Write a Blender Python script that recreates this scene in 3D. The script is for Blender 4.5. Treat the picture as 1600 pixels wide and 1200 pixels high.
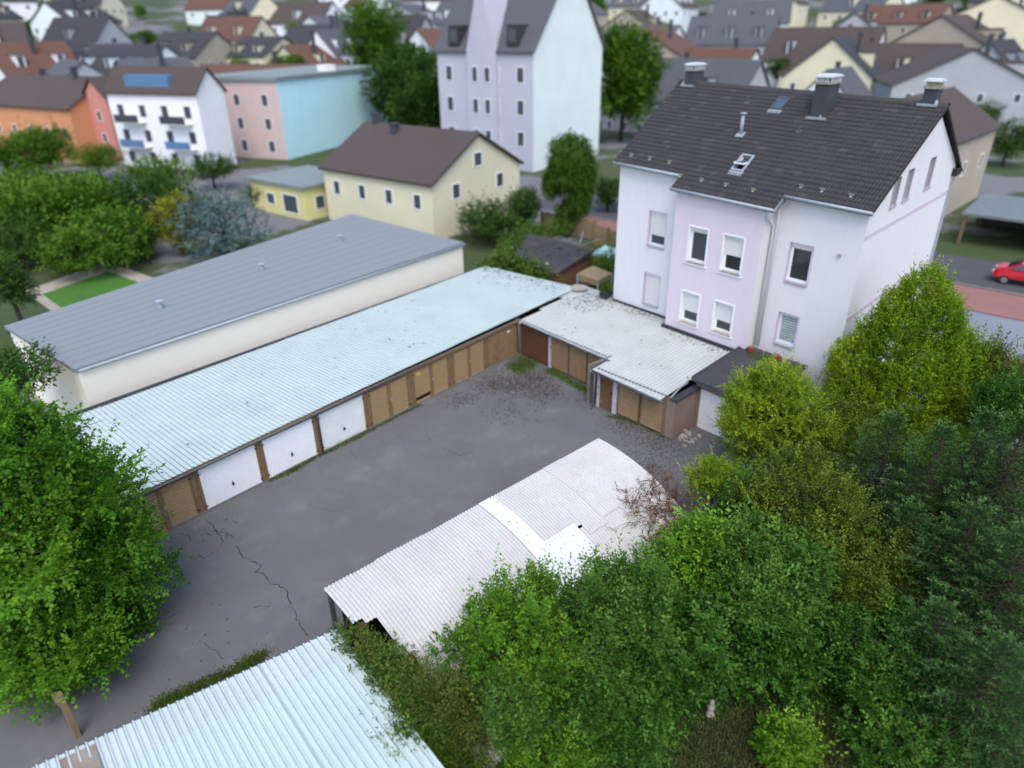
import bpy, math, random
import numpy as np
from mathutils import Matrix, Vector

for o in list(bpy.data.objects):
    bpy.data.objects.remove(o)
scene = bpy.context.scene
COL = scene.collection

# ------------------------------------------------------------------ camera
CAM_H = 17.2
F_PX = 1084.0                      # focal length in pixels of a 1600 wide picture
PITCH, ROLL, YAW = math.radians(27.4), math.radians(0.88), math.radians(41.1)
_A = np.array([math.sin(YAW), math.cos(YAW), 0.0])
_N = np.array([-math.cos(YAW), math.sin(YAW), 0.0])
def _w(v): return np.array([v @ _A, v @ _N, v[2]])
_f = np.array([0, math.cos(PITCH), -math.sin(PITCH)])
_r = np.array([1.0, 0, 0]); _u = np.cross(_r, _f)
_c, _s = math.cos(ROLL), math.sin(ROLL)
CR, CU, CF = _w(_c * _r - _s * _u), _w(_s * _r + _c * _u), _w(_f)
CAM = np.array([0, 0, CAM_H])
cam_data = bpy.data.cameras.new('camera')
cam = bpy.data.objects.new('camera', cam_data); COL.objects.link(cam)
cam_data.sensor_width = 36.0
cam_data.lens = F_PX / 1600 * 36
cam_data.clip_start, cam_data.clip_end = 0.5, 4000
m = Matrix.Identity(4)
for i in range(3):
    m[i][0], m[i][1], m[i][2] = CR[i], CU[i], -CF[i]
m[2][3] = CAM_H
cam.matrix_world = m
cam_data.dof.use_dof = True
cam_data.dof.focus_distance = 22.5
cam_data.dof.aperture_fstop = (cam_data.lens / 1000) / 0.16
scene.camera = cam

# ------------------------------------------------------------------ light
SUN_EL, SUN_AZ = math.radians(58), math.radians(-136)   # azimuth of the sun seen from the yard, from +X towards +Y
world = bpy.data.worlds.new('World'); scene.world = world; world.use_nodes = True
nt = world.node_tree; nt.nodes.clear()
sky = nt.nodes.new('ShaderNodeTexSky'); sky.sky_type = 'NISHITA'; sky.sun_disc = False
sky.sun_elevation = SUN_EL
sky.sun_rotation = math.pi / 2 - SUN_AZ
sky.air_density = 1.0; sky.dust_density = 2.2; sky.ozone_density = 1.3
bg = nt.nodes.new('ShaderNodeBackground'); bg.inputs[1].default_value = 0.15
wo = nt.nodes.new('ShaderNodeOutputWorld')
nt.links.new(sky.outputs[0], bg.inputs[0]); nt.links.new(bg.outputs[0], wo.inputs[0])
sun_d = bpy.data.lights.new('sun', 'SUN'); sun_d.energy = 0.8; sun_d.angle = math.radians(35); sun_d.color = (1, .975, .93)
sun = bpy.data.objects.new('sun', sun_d); COL.objects.link(sun)
sd = Vector((math.cos(SUN_EL) * math.cos(SUN_AZ), math.cos(SUN_EL) * math.sin(SUN_AZ), math.sin(SUN_EL)))
sun.rotation_euler = sd.to_track_quat('Z', 'Y').to_euler()
scene.view_settings.view_transform = 'Standard'
scene.view_settings.look = 'None'
scene.view_settings.exposure = 1.12
scene.view_settings.gamma = 1.0
scene.render.engine = 'CYCLES'
scene.cycles.max_bounces = 6
scene.cycles.transparent_max_bounces = 4
scene.cycles.use_denoising = True

def gp(x, y, z=0.0):
    """world point at height z seen at photo pixel x, y (used to read off plan positions)"""
    d = CF * F_PX + CR * (x - 800) - CU * (y - 600)
    return CAM + d * ((z - CAM_H) / d[2])
def depth(p): return float((np.asarray(p, float) - CAM) @ CF)

# ------------------------------------------------------------------ materials
MATS = {}
def srgb(r, g, b):
    f = lambda c: (c / 255 / 12.92) if c / 255 <= 0.04045 else ((c / 255 + 0.055) / 1.055) ** 2.4
    return (f(r), f(g), f(b))
def mk(name, col, rough=0.8, col2=None, scale=2.0, var=0.5, fine=0.0, fscale=60.0, bump=0.0, bscale=80.0,
       metal=0.0, spec=0.3, stretch=(1, 1, 1), stain=None, sscale=0.6, sthr=0.62, swidth=0.12, detail=6, splash=None):
    if name in MATS: return MATS[name]
    mt = bpy.data.materials.new(name); mt.use_nodes = True
    n = mt.node_tree.nodes; L = mt.node_tree.links
    p = n['Principled BSDF']
    p.inputs['Roughness'].default_value = rough; p.inputs['Metallic'].default_value = metal
    p.inputs['Specular IOR Level'].default_value = spec
    tc = n.new('ShaderNodeTexCoord'); mp = n.new('ShaderNodeMapping'); mp.inputs['Scale'].default_value = stretch
    L.new(tc.outputs['Object'], mp.inputs[0])
    if col2 is None: col2 = tuple(c * 0.72 for c in col)
    def noise(sc, det=detail, vec=mp.outputs[0]):
        t = n.new('ShaderNodeTexNoise'); t.inputs['Scale'].default_value = sc; t.inputs['Detail'].default_value = det
        t.inputs['Roughness'].default_value = 0.62
        L.new(vec, t.inputs['Vector']); return t.outputs['Fac']
    def ramp(src, a, b):
        r = n.new('ShaderNodeMapRange'); r.inputs[1].default_value = a; r.inputs[2].default_value = b
        L.new(src, r.inputs[0]); return r.outputs[0]
    def mix(fac, a, b):
        x = n.new('ShaderNodeMix'); x.data_type = 'RGBA'
        if isinstance(fac, float): x.inputs[0].default_value = fac
        else: L.new(fac, x.inputs[0])
        for k, v in ((6, a), (7, b)):
            if isinstance(v, tuple): x.inputs[k].default_value = (*v, 1)
            else: L.new(v, x.inputs[k])
        return x.outputs[2]
    c = mix(ramp(noise(scale), 0.5 - var / 2, 0.5 + var / 2), col2, col)
    if fine:
        f2 = ramp(noise(fscale, 3), 0.3, 0.7)
        mm = n.new('ShaderNodeMath'); mm.operation = 'MULTIPLY'; mm.inputs[1].default_value = fine; L.new(f2, mm.inputs[0])
        c = mix(mm.outputs[0], c, tuple(x * 0.45 for x in col))
    if stain is not None:
        c = mix(ramp(noise(sscale, 8, tc.outputs['Object']), sthr, sthr + swidth), c, stain)
    if splash is not None:      # dirt splashed up from the ground: strongest at the foot, ragged upper limit
        sx = n.new('ShaderNodeSeparateXYZ'); L.new(tc.outputs['Object'], sx.inputs[0])
        ns = noise(splash[2], 5, tc.outputs['Object'])
        ad = n.new('ShaderNodeMath'); ad.operation = 'MULTIPLY_ADD'; L.new(ns, ad.inputs[0]); ad.inputs[1].default_value = splash[1] * 2.2; ad.inputs[2].default_value = -splash[1] * .75
        sb = n.new('ShaderNodeMath'); sb.operation = 'SUBTRACT'; L.new(ad.outputs[0], sb.inputs[0]); L.new(sx.outputs[2], sb.inputs[1])
        c = mix(ramp(sb.outputs[0], 0.0, splash[1] * .8), c, splash[0])
    L.new(c, p.inputs['Base Color'])
    if bump:
        b = n.new('ShaderNodeBump'); b.inputs['Strength'].default_value = bump; b.inputs['Distance'].default_value = 0.02
        L.new(noise(bscale, 4), b.inputs['Height']); L.new(b.outputs[0], p.inputs['Normal'])
    MATS[name] = mt; return mt
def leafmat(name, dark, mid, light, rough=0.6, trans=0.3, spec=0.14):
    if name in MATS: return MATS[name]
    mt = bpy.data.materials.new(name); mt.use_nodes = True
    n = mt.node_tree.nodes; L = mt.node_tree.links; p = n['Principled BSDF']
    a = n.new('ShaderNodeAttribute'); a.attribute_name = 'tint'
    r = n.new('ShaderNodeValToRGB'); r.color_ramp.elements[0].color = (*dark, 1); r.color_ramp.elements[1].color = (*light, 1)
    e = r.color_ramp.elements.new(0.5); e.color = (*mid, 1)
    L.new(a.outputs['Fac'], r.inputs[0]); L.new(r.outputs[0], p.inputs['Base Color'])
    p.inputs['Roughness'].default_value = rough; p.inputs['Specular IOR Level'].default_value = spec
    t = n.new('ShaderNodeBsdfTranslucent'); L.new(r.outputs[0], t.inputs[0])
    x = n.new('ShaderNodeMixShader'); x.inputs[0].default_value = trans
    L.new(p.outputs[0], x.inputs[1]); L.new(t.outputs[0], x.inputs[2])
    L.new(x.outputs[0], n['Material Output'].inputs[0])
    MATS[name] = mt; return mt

M_ASPH = mk('asphalt', (.148, .144, .148), .85, (.110, .107, .110), .35, .5, .35, 45, .35, 90, stain=(.175, .166, .168), sscale=.45, sthr=.52, swidth=.3, spec=.35)
M_CRACK = mk('crack_soil', (.035, .032, .028), .95, bump=.0)
M_EARTH = mk('earth', (.038, .062, .016), .95, (.05, .042, .026), .8, .35, .5, 20, .5, 30)
M_DIRT = mk('dirt_litter', (.085, .062, .042), .95, (.05, .042, .034), 1.5, .4, .6, 25, .5, 40)
M_GROUND = mk('ground_green', (.045, .085, .02), .95, (.07, .075, .04), .05, .4, .4, 2, stain=(.15, .15, .155), sscale=.035, sthr=.5, swidth=.03)
M_LAWN = mk('lawn', (.06, .17, .02), .95, (.05, .13, .02), .6, .4, .3, 15)
M_ROOFW = mk('white_sheet_metal', (.50, .585, .565), .5, (.43, .51, .495), .5, .5, .15, 9, 0, spec=.4, stain=(.37, .43, .42), sscale=.35, sthr=.58, swidth=.25)
M_ROOFW2 = mk('white_sheet_aged', (.50, .53, .51), .55, (.41, .44, .425), .6, .5, .22, 7, 0, stain=(.27, .28, .25), sscale=.7, sthr=.62, swidth=.2)
M_ROOFB = mk('pale_blue_sheet', (.50, .605, .585), .45, (.44, .535, .52), .5, .5, .08, 9, 0, spec=.5, stain=(.50, .56, .54), sscale=.5, sthr=.6, swidth=.2)
M_ROOFS = mk('pale_blue_sheet_dirty', (.54, .605, .60), .5, (.44, .495, .49), .6, .5, .12, 9, 0, stain=(.33, .34, .30), sscale=.8, sthr=.6, swidth=.2)
M_BARREL = mk('white_corrugated', (.55, .535, .51), .55, (.46, .45, .435), .8, .5, .18, 12, stain=(.40, .39, .37), sscale=.9, sthr=.6, swidth=.2, spec=.3)
M_SMOOTHW = mk('smooth_white_sheet', (.70, .715, .71), .5, (.62, .64, .635), .9, .5, .12, 10, stain=(.50, .50, .48), sscale=1.2, sthr=.62, swidth=.15)
M_TRANSL = mk('clear_sheet', (.28, .25, .21), .3, (.16, .10, .06), .8, .4)
M_RUST = mk('rusty_steel', (.16, .055, .025), .8, (.07, .03, .02), 4, .4, .3, 40)
M_GUT = mk('dark_zinc', (.075, .082, .092), .5, (.05, .055, .06), 2, .4, metal=.0, spec=.5)
M_ZINC = mk('zinc', (.33, .38, .42), .45, (.25, .29, .33), 3, .4, spec=.5)
M_WOOD = mk('door_wood', (.44, .30, .155), .75, (.30, .195, .098), 2.5, .5, .4, 30, .15, 60, stretch=(1, 1, 6), stain=(.27, .21, .14), sscale=1.1, sthr=.55, swidth=.25, splash=((.36, .32, .25), .8, 5))
M_WOODV = mk('door_wood_old', (.33, .215, .112), .8, (.205, .132, .07), 2, .5, .5, 30, .2, 60, stretch=(6, 6, 1), stain=(.11, .085, .05), sscale=.8, sthr=.56, swidth=.2, splash=((.10, .10, .055), .5, 4))
M_WOODP = mk('post_wood', (.27, .17, .085), .75, (.15, .095, .05), 3, .5, .4, 30, stretch=(4, 4, 1))
M_WOODG = mk('grey_board', (.33, .24, .13), .85, (.20, .15, .09), 3, .5, .4, 20)
M_RUSTDOOR = mk('rusty_brown_door', (.16, .062, .03), .7, (.09, .042, .026), .9, .4, .3, 25, stain=(.22, .07, .02), sscale=.8, sthr=.58)
M_PEEL = mk('peeling_brown_door', (.20, .105, .045), .75, (.14, .07, .03), 2, .4, .3, 30, stain=(.50, .42, .30), sscale=3.5, sthr=.63, swidth=.03)
M_DOORW = mk('white_door_steel', (.84, .85, .86), .5, (.78, .79, .80), 1, .5, .08, 12, splash=((.36, .36, .24), .22, 6))
M_DOORW2 = mk('white_door_weathered', (.74, .77, .76), .55, (.66, .69, .68), 1, .5, .1, 12, stain=(.45, .48, .40), sscale=1.2, sthr=.62, swidth=.25, splash=((.26, .28, .15), .55, 5))
M_MOSS = mk('algae_plinth', (.17, .19, .08), .95, (.30, .30, .24), 6, .5, .3, 30)
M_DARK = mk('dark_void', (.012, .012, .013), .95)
M_CONC = mk('old_concrete', (.23, .21, .19), .9, (.14, .13, .115), 1.5, .5, .4, 30, .3, 40, stain=(.06, .065, .04), sscale=1.2, sthr=.6)
M_PLAST = mk('beige_render', (.30, .225, .18), .92, (.23, .17, .135), 1.2, .5, .3, 40, .3, 50, stain=(.62, .62, .66), sscale=1.6, sthr=.68, swidth=.02, splash=((.10, .10, .06), .4, 4))
M_PILLW = mk('flaking_white_pillar', (.58, .56, .60), .9, (.45, .42, .44), 2, .5, .2, 30, stain=(.22, .19, .17), sscale=2.5, sthr=.62, swidth=.04)
M_WALLW = mk('white_render', (.705, .70, .705), .93, (.665, .66, .668), 2.2, .5, .10, 70, .25, 120, stretch=(1.6, 1.6, .3), stain=(.59, .585, .59), sscale=.35, sthr=.58, swidth=.3)
M_WALLP = mk('lilac_render', (.685, .60, .66), .93, (.645, .565, .625), 2.2, .5, .10, 70, .25, 120, stretch=(1.6, 1.6, .3))
M_BAND = mk('lilac_band', (.56, .475, .56), .9, (.52, .44, .52), 1, .5)
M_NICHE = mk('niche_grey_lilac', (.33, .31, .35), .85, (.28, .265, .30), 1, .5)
M_TRIM = mk('white_trim', (.80, .80, .84), .6, (.74, .74, .78), 1, .5)
M_PVC = mk('white_pvc', (.84, .86, .88), .35, (.80, .82, .84), 1, .5)
M_SHUT = mk('roller_shutter', (.68, .68, .66), .5, (.62, .62, .60), 1, .5)
M_SILLG = mk('grey_sill', (.36, .35, .37), .6, (.28, .27, .29), 4, .5)
M_SILLM = mk('mossy_sill', (.42, .38, .34), .85, (.16, .14, .12), 9, .4)
M_SILLT = mk('tan_sill', (.42, .34, .22), .8, (.30, .24, .16), 6, .5)
M_GLASS = mk('window_glass', (.018, .022, .026), .06, (.03, .036, .042), 1.2, .5, spec=.9)
M_SKYGL = mk('skylight_glass', (.05, .085, .12), .05, (.04, .07, .10), 1.2, .5, spec=.9)
M_INTER = mk('interior_shaft', (.75, .78, .78), .8)
M_SLATE = mk('chimney_slate', (.062, .066, .076), .75, (.045, .048, .056), 3, .5, .25, 20)
M_LEAD = mk('lead_flashing', (.30, .34, .37), .55, (.22, .25, .28), 4, .5)
M_CHTOP = mk('chimney_crown', (.34, .32, .27), .9, (.2, .19, .16), 5, .5)
M_STRIPE = mk('chimney_cowl', (.72, .74, .75), .4, (.5, .52, .54), 6, .4, metal=.2)
M_TILE = mk('roof_tile', (.045, .042, .044), .72, (.030, .028, .031), 1.1, .5, .35, 14, .2, 50, stain=(.085, .078, .072), sscale=.8, sthr=.66, swidth=.25, spec=.35)
M_TILE2 = mk('roof_tile_pale', (.075, .068, .064), .75, (.045, .042, .042), 3, .5, .35, 14, .2, 50)
M_SOFFIT = mk('dark_soffit', (.035, .026, .022), .85)
M_FELT = mk('roofing_felt', (.062, .062, .068), .9, (.042, .042, .047), 1.2, .5, .4, 40, .2, 60, stain=(.10, .068, .042), sscale=.6, sthr=.56, swidth=.1)
M_FELT2 = mk('dark_felt', (.045, .045, .052), .85, (.03, .03, .036), 1.2, .5, .3, 40)
M_BRICK = mk('orange_brick', (.30, .145, .075), .9, (.20, .095, .05), 5, .5, .4, 18)
M_MORT = mk('mortar', (.27, .22, .17), .95)
M_HALLW = mk('cream_hall_render', (.84, .79, .68), .92, (.79, .74, .63), .3, .5)
M_HALLR = mk('grey_bitumen', (.22, .24, .245), .8, (.20, .22, .225), .12, .5, .1, 4, stain=(.18, .20, .205), sscale=.12, sthr=.56, swidth=.2)
M_KERB = mk('paving_pink', (.30, .15, .13), .9, (.24, .12, .105), .8, .5, .3, 12)
M_STREET = mk('street_asphalt', (.085, .088, .095), .9, (.065, .067, .072), .5, .5, .3, 20)
M_PAVEG = mk('grey_paving', (.22, .24, .27), .9, (.18, .195, .22), .6, .5, .2, 12)
M_PATH = mk('garden_path', (.36, .32, .27), .95, (.28, .24, .2), 1, .5)
M_BARK = mk('bark', (.07, .05, .035), .95, (.035, .027, .02), 5, .5, .4, 40, .5, 30, stretch=(3, 3, .6))
M_TWIG = mk('dead_twig', (.16, .07, .04), .9, (.09, .045, .03), 5, .5)
M_POT = mk('terracotta', (.28, .075, .035), .8)
M_POTD = mk('dark_planter', (.03, .035, .04), .6)
M_STONE = mk('pale_stone', (.42, .38, .33), .9, (.26, .24, .2), 4, .5, .3, 20)
M_TEAL = mk('teal_cover', (.25, .47, .48), .5, (.35, .56, .58), 2, .5)
M_TAN = mk('tan_board', (.33, .25, .13), .8, (.22, .16, .08), 3, .5, .3, 20)
M_RED = mk('car_paint_red', (.48, .012, .022), .25, (.46, .012, .02), 1, .5, spec=.6)
M_TYRE = mk('tyre', (.02, .02, .021), .85)
M_RIM = mk('rim', (.4, .41, .42), .35, metal=.6)
M_LAMP = mk('lamp_clear', (.75, .77, .78), .2)
M_PLATE = mk('yellow_plate', (.62, .45, .12), .6)
M_CHIP = mk('debris_dark', (.04, .035, .03), .95, (.02, .018, .016), 8, .5)
M_RUBBLE = mk('rubble', (.36, .32, .28), .95, (.2, .17, .15), 6, .5)

# ------------------------------------------------------------------ mesh helpers
V = lambda *a: np.array(a, float)
class MB:
    def __init__(s): s.v = []; s.f = []; s.mi = []
    def quad(s, a, b, c, d, mi=0):
        k = len(s.v); s.v += [a, b, c, d]; s.f.append((k, k + 1, k + 2, k + 3)); s.mi.append(mi)
    def tri(s, a, b, c, mi=0):
        k = len(s.v); s.v += [a, b, c]; s.f.append((k, k + 1, k + 2)); s.mi.append(mi)
    def poly(s, pts, mi=0):
        k = len(s.v); s.v += list(pts); s.f.append(tuple(range(k, k + len(pts)))); s.mi.append(mi)
    def box(s, lo, hi, org=None, ax=None, mi=0):
        """box lo..hi in axes ax (rows) at org"""
        org = V(0, 0, 0) if org is None else org
        ax = np.eye(3) if ax is None else ax
        k = len(s.v)
        for z in (lo[2], hi[2]):
            for y in (lo[1], hi[1]):
                for x in (lo[0], hi[0]):
                    s.v.append(org + ax[0] * x + ax[1] * y + ax[2] * z)
        for f in ((0, 2, 3, 1), (4, 5, 7, 6), (0, 1, 5, 4), (2, 6, 7, 3), (0, 4, 6, 2), (1, 3, 7, 5)):
            s.f.append(tuple(k + i for i in f)); s.mi.append(mi)
    def prism(s, pts, z0, z1, mi=0):
        n = len(pts); k = len(s.v)
        s.v += [V(p[0], p[1], z0) for p in pts] + [V(p[0], p[1], z1 if np.isscalar(z1) else z1[i]) for i, p in enumerate(pts)]
        s.f.append(tuple(k + i for i in range(n))[::-1]); s.mi.append(mi)
        s.f.append(tuple(k + n + i for i in range(n))); s.mi.append(mi)
        for i in range(n):
            j = (i + 1) % n
            s.f.append((k + i, k + j, k + n + j, k + n + i)); s.mi.append(mi)
    def tube(s, pts, r, seg=8, mi=0, cap=True):
        pts = [np.asarray(p, float) for p in pts]; rs = [r] * len(pts) if np.isscalar(r) else r
        rings = []
        for i, p in enumerate(pts):
            d = pts[min(i + 1, len(pts) - 1)] - pts[max(i - 1, 0)]; d = d / (np.linalg.norm(d) + 1e-9)
            a = np.cross(d, V(0, 0, 1) if abs(d[2]) < .9 else V(1, 0, 0)); a /= np.linalg.norm(a); b = np.cross(d, a)
            k = len(s.v)
            s.v += [p + (a * math.cos(t) + b * math.sin(t)) * rs[i] for t in np.arange(seg) * 2 * math.pi / seg]
            rings.append(k)
        for q in range(len(rings) - 1):
            for i in range(seg):
                j = (i + 1) % seg
                s.f.append((rings[q] + i, rings[q] + j, rings[q + 1] + j, rings[q + 1] + i)); s.mi.append(mi)
        if cap:
            s.f.append(tuple(rings[0] + i for i in range(seg))[::-1]); s.mi.append(mi)
            s.f.append(tuple(rings[-1] + i for i in range(seg))); s.mi.append(mi)
    def build(s, name, mats, parent=None, smooth=False, org=None):
        if not isinstance(mats, (list, tuple)): mats = [mats]
        me = bpy.data.meshes.new(name)
        o0 = np.array(parent['_o']) if (parent is not None and '_o' in parent.keys()) else (V(0, 0, 0) if org is None else np.asarray(org))
        me.from_pydata([tuple(np.asarray(p) - o0) for p in s.v], [], s.f)
        for q in mats: me.materials.append(q)
        if len(mats) > 1: me.polygons.foreach_set('material_index', s.mi)
        if smooth: me.polygons.foreach_set('use_smooth', [True] * len(me.polygons))
        me.update()
        ob = bpy.data.objects.new(name, me); COL.objects.link(ob)
        if parent is not None:
            ob.parent = parent
            ob['_o'] = list(o0)
        else:
            ob.location = o0; ob['_o'] = list(o0)
        return ob
def tag(o, label, cat=None, group=None, kind=None):
    if label: o['label'] = label
    if cat: o['category'] = cat
    if group: o['group'] = group
    if kind: o['kind'] = kind
    return o
def thing(name, label, cat, loc, group=None):
    o = bpy.data.objects.new(name, None); COL.objects.link(o); o.location = tuple(loc); o['_o'] = list(map(float, loc))
    o.empty_display_size = .3
    return tag(o, label, cat, group)
def struct(o): o['kind'] = 'structure'; return o
def np_mesh(name, verts, faces, mat, tint=None, parent=None, smooth=False):
    """fast mesh from arrays: verts (n,3), faces (m,4)"""
    me = bpy.data.meshes.new(name)
    n, mf = len(verts), len(faces); k = faces.shape[1]
    me.vertices.add(n); me.vertices.foreach_set('co', np.ascontiguousarray(verts, dtype=np.float32).ravel())
    me.loops.add(mf * k); me.loops.foreach_set('vertex_index', np.ascontiguousarray(faces, dtype=np.int32).ravel())
    me.polygons.add(mf); me.polygons.foreach_set('loop_start', np.arange(0, mf * k, k, dtype=np.int32))
    me.polygons.foreach_set('loop_total', np.full(mf, k, dtype=np.int32))
    if tint is not None:
        at = me.attributes.new('tint', 'FLOAT', 'FACE'); at.data.foreach_set('value', np.ascontiguousarray(tint, dtype=np.float32))
    me.materials.append(mat); me.update(calc_edges=True)
    if smooth: me.polygons.foreach_set('use_smooth', np.ones(mf, bool))
    o = bpy.data.objects.new(name, me); COL.objects.link(o)
    if parent is not None: o.parent = parent
    return o

# ------------------------------------------------------------------ ground, yard, streets
rng = np.random.default_rng(7); random.seed(7)
def terrain(x, y):
    r = np.hypot(x - 30, y - 25)
    return -0.03 + np.clip(r - 105, 0, 900) * 0.115 * (1 - np.exp(-np.clip(r - 105, 0, None) / 60))
def zt(x, y): return float(terrain(np.float64(x), np.float64(y)))
gx = np.concatenate([np.arange(-60, 260, 8), np.arange(260, 1500, 60)]); gy = np.concatenate([np.arange(-100, 300, 8), np.arange(300, 1500, 60)])
GX, GY = np.meshgrid(gx, gy, indexing='ij'); GZ = terrain(GX, GY)
gv = np.stack([GX, GY, GZ], -1).reshape(-1, 3); ny = len(gy)
gi = (np.arange(len(gx) - 1)[:, None] * ny + np.arange(ny - 1)[None]).ravel()
struct(np_mesh('ground', gv, np.stack([gi, gi + ny, gi + ny + 1, gi + 1], -1), M_GROUND, smooth=True))
b = MB(); b.poly([V(-9, 24.3, .004), V(-9, 15.5, .004), V(6.5, 11.5, .004), V(25, 3.6, .004), V(34, 4.5, .004), V(34, 24.3, .004)][::-1])
yard = struct(b.build('yard_asphalt', M_ASPH))
b = MB(); b.poly([V(-14, 14.2, .0), V(6, 11, .0), V(20, 5, 0), V(33, 3.5, 0), V(46, -30, 0), V(-14, -30, 0)][::-1])
struct(b.build('garden_soil', M_EARTH))
def sheet(name, pts, mat, z):
    b = MB(); b.poly([V(p[0], p[1], z) for p in pts]); return struct(b.build(name, mat))
sheet('street', [(57.5, -60), (65, -60), (65, 48), (57.5, 48)], M_STREET, .004)
sheet('pavement_red', [(52.2, -60), (57.3, -60), (57.3, 40), (52.2, 40)], M_KERB, .008)
sheet('pavement_grey', [(45.5, -60), (52, -60), (52, 8), (45.5, 8)], M_PAVEG, .004)
sheet('pavement_strip', [(43.2, -60), (45.4, -60), (45.4, 8), (43.2, 8)], M_KERB, .006)
b = MB(); b.box((57.25, -60, .0), (57.5, 40, .12)); struct(b.build('kerb', M_CONC))
sheet('garden_lawn', [tuple(gp(*q)[:2]) for q in ((66, 460), (168, 424), (232, 447), (108, 490))], M_LAWN, .02)
sheet('garden_path', [tuple(gp(*q)[:2]) for q in ((40, 455), (165, 408), (262, 442), (110, 510))], M_PATH, .01)

# cracks of the asphalt: jagged open joints filled with soil
def crack(px, w=.035, jit=.05, branch=True):
    P = [gp(*q)[:2] for q in px]; pts = []
    for a, c in zip(P[:-1], P[1:]):
        n = max(2, int(np.linalg.norm(c - a) / .12))
        for i in range(n): pts.append(a + (c - a) * i / n + rng.normal(0, jit, 2) * .55)
    pts = np.array(pts); b = MB()
    ws = w * rng.uniform(.25, 1.3, len(pts))
    for i in range(len(pts) - 1):
        d = pts[i + 1] - pts[i]; d = d / (np.linalg.norm(d) + 1e-9); nrm = V(-d[1], d[0])
        p, q = pts[i], pts[i + 1]
        a0, a1 = p + nrm * ws[i], p - nrm * ws[i]; c0, c1 = q + nrm * ws[i + 1], q - nrm * ws[i + 1]
        b.quad(V(*a0, .009), V(*a1, .009), V(*c1, .009), V(*c0, .009))
    return b
cz = lambda X, Y: (140 + X * .275, 580 + Y * .275)
cracks = [
    ([cz(655, 835), cz(690, 870), cz(720, 905), cz(770, 915), cz(820, 940), cz(832, 958)], .03),
    ([cz(830, 990), cz(850, 1020), cz(880, 1065), cz(905, 1070), cz(960, 1097), cz(975, 1115), cz(945, 1140), cz(985, 1152), cz(1015, 1195), (447, 921), (455, 945), (468, 975), (486, 997)], .032),
    ([cz(720, 905), cz(760, 970), cz(745, 985)], .03), ([cz(615, 1045), cz(650, 1060), cz(690, 1045), cz(715, 1020)], .028),
    ([(395, 950), (420, 945), (432, 938)], .02), ([(255, 970), (280, 955), (300, 948)], .014), ([(310, 1000), (340, 1020), (350, 1035)], .015),
    ([cz(510, 920), cz(560, 935), cz(580, 970)], .02), ([cz(1480, 440), cz(1500, 480), cz(1530, 500)], .016),
    ([(690, 700), (720, 712), (745, 705)], .016), ([(640, 665), (665, 672), (672, 690)], .012), ([(560, 700), (600, 690), (640, 700)], .012),
    ([(800, 650), (830, 660), (870, 655)], .014), ([(480, 790), (520, 800), (560, 790)], .010)]
for pts, w in cracks:
    o = crack(pts, w * .55).build('crack', M_CRACK, yard)
# litter and moss patches on the yard
def blob(cx, cy, r, z, mat, name, parent, n=22, el=1.6, ang=0.0):
    b = MB(); pts = []
    for i in range(n):
        t = i / n * 2 * math.pi; rr = r * rng.uniform(.6, 1.15)
        x, y = math.cos(t) * rr * el, math.sin(t) * rr
        pts.append(V(cx + x * math.cos(ang) - y * math.sin(ang), cy + x * math.sin(ang) + y * math.cos(ang), z))
    b.poly(pts); return b.build(name, mat, parent)
def flakes(name, mat, pts, size, parent=None, zs=.02, tintless=True, flat=.35):
    """small curled chips scattered at pts (n,3)"""
    n = len(pts); a = rng.uniform(0, 6.28, n); s = size * rng.uniform(.5, 1.4, n)
    dx = np.stack([np.cos(a), np.sin(a), rng.normal(0, flat, n)], -1) * s[:, None]
    dy = np.stack([-np.sin(a), np.cos(a), rng.normal(0, flat, n)], -1) * (s * .6)[:, None]
    up = np.array([0, 0, 1.0]) * zs
    v = np.stack([pts - dx + up, pts - dy + up * .4, pts + dx + up, pts + dy + up * .4], 1).reshape(-1, 3)
    f = np.arange(n * 4).reshape(n, 4)
    o = np_mesh(name, v, f, mat, rng.uniform(0, 1, n), parent); o['kind'] = 'stuff'; return o
def around(px, sd, n, z=.012):
    out = []
    for (x, y), s, k in zip(px, sd, n):
        c = gp(x, y); p = rng.normal(0, 1, (k, 2)) * s
        out.append(np.stack([c[0] + p[:, 0], c[1] + p[:, 1], np.full(k, z)], -1))
    return np.concatenate(out)
lit = around([(805, 598), (850, 612), (770, 600), (840, 590), (800, 640), (930, 625), (980, 660), (1030, 690), (720, 625), (1010, 735), (410, 745), (560, 650), (490, 730), (300, 990), (330, 830)],
             [.8, .7, .7, .5, .8, .6, .6, .8, .6, .5, .6, .7, .7, 1.5, .7], [1500, 1100, 700, 600, 400, 420, 600, 900, 300, 350, 60, 60, 60, 60, 60])
o = flakes('leaf_litter', M_DIRT, lit, .032); tag(o, 'brown dead leaves and grit scattered over the asphalt yard', 'litter')
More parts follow.
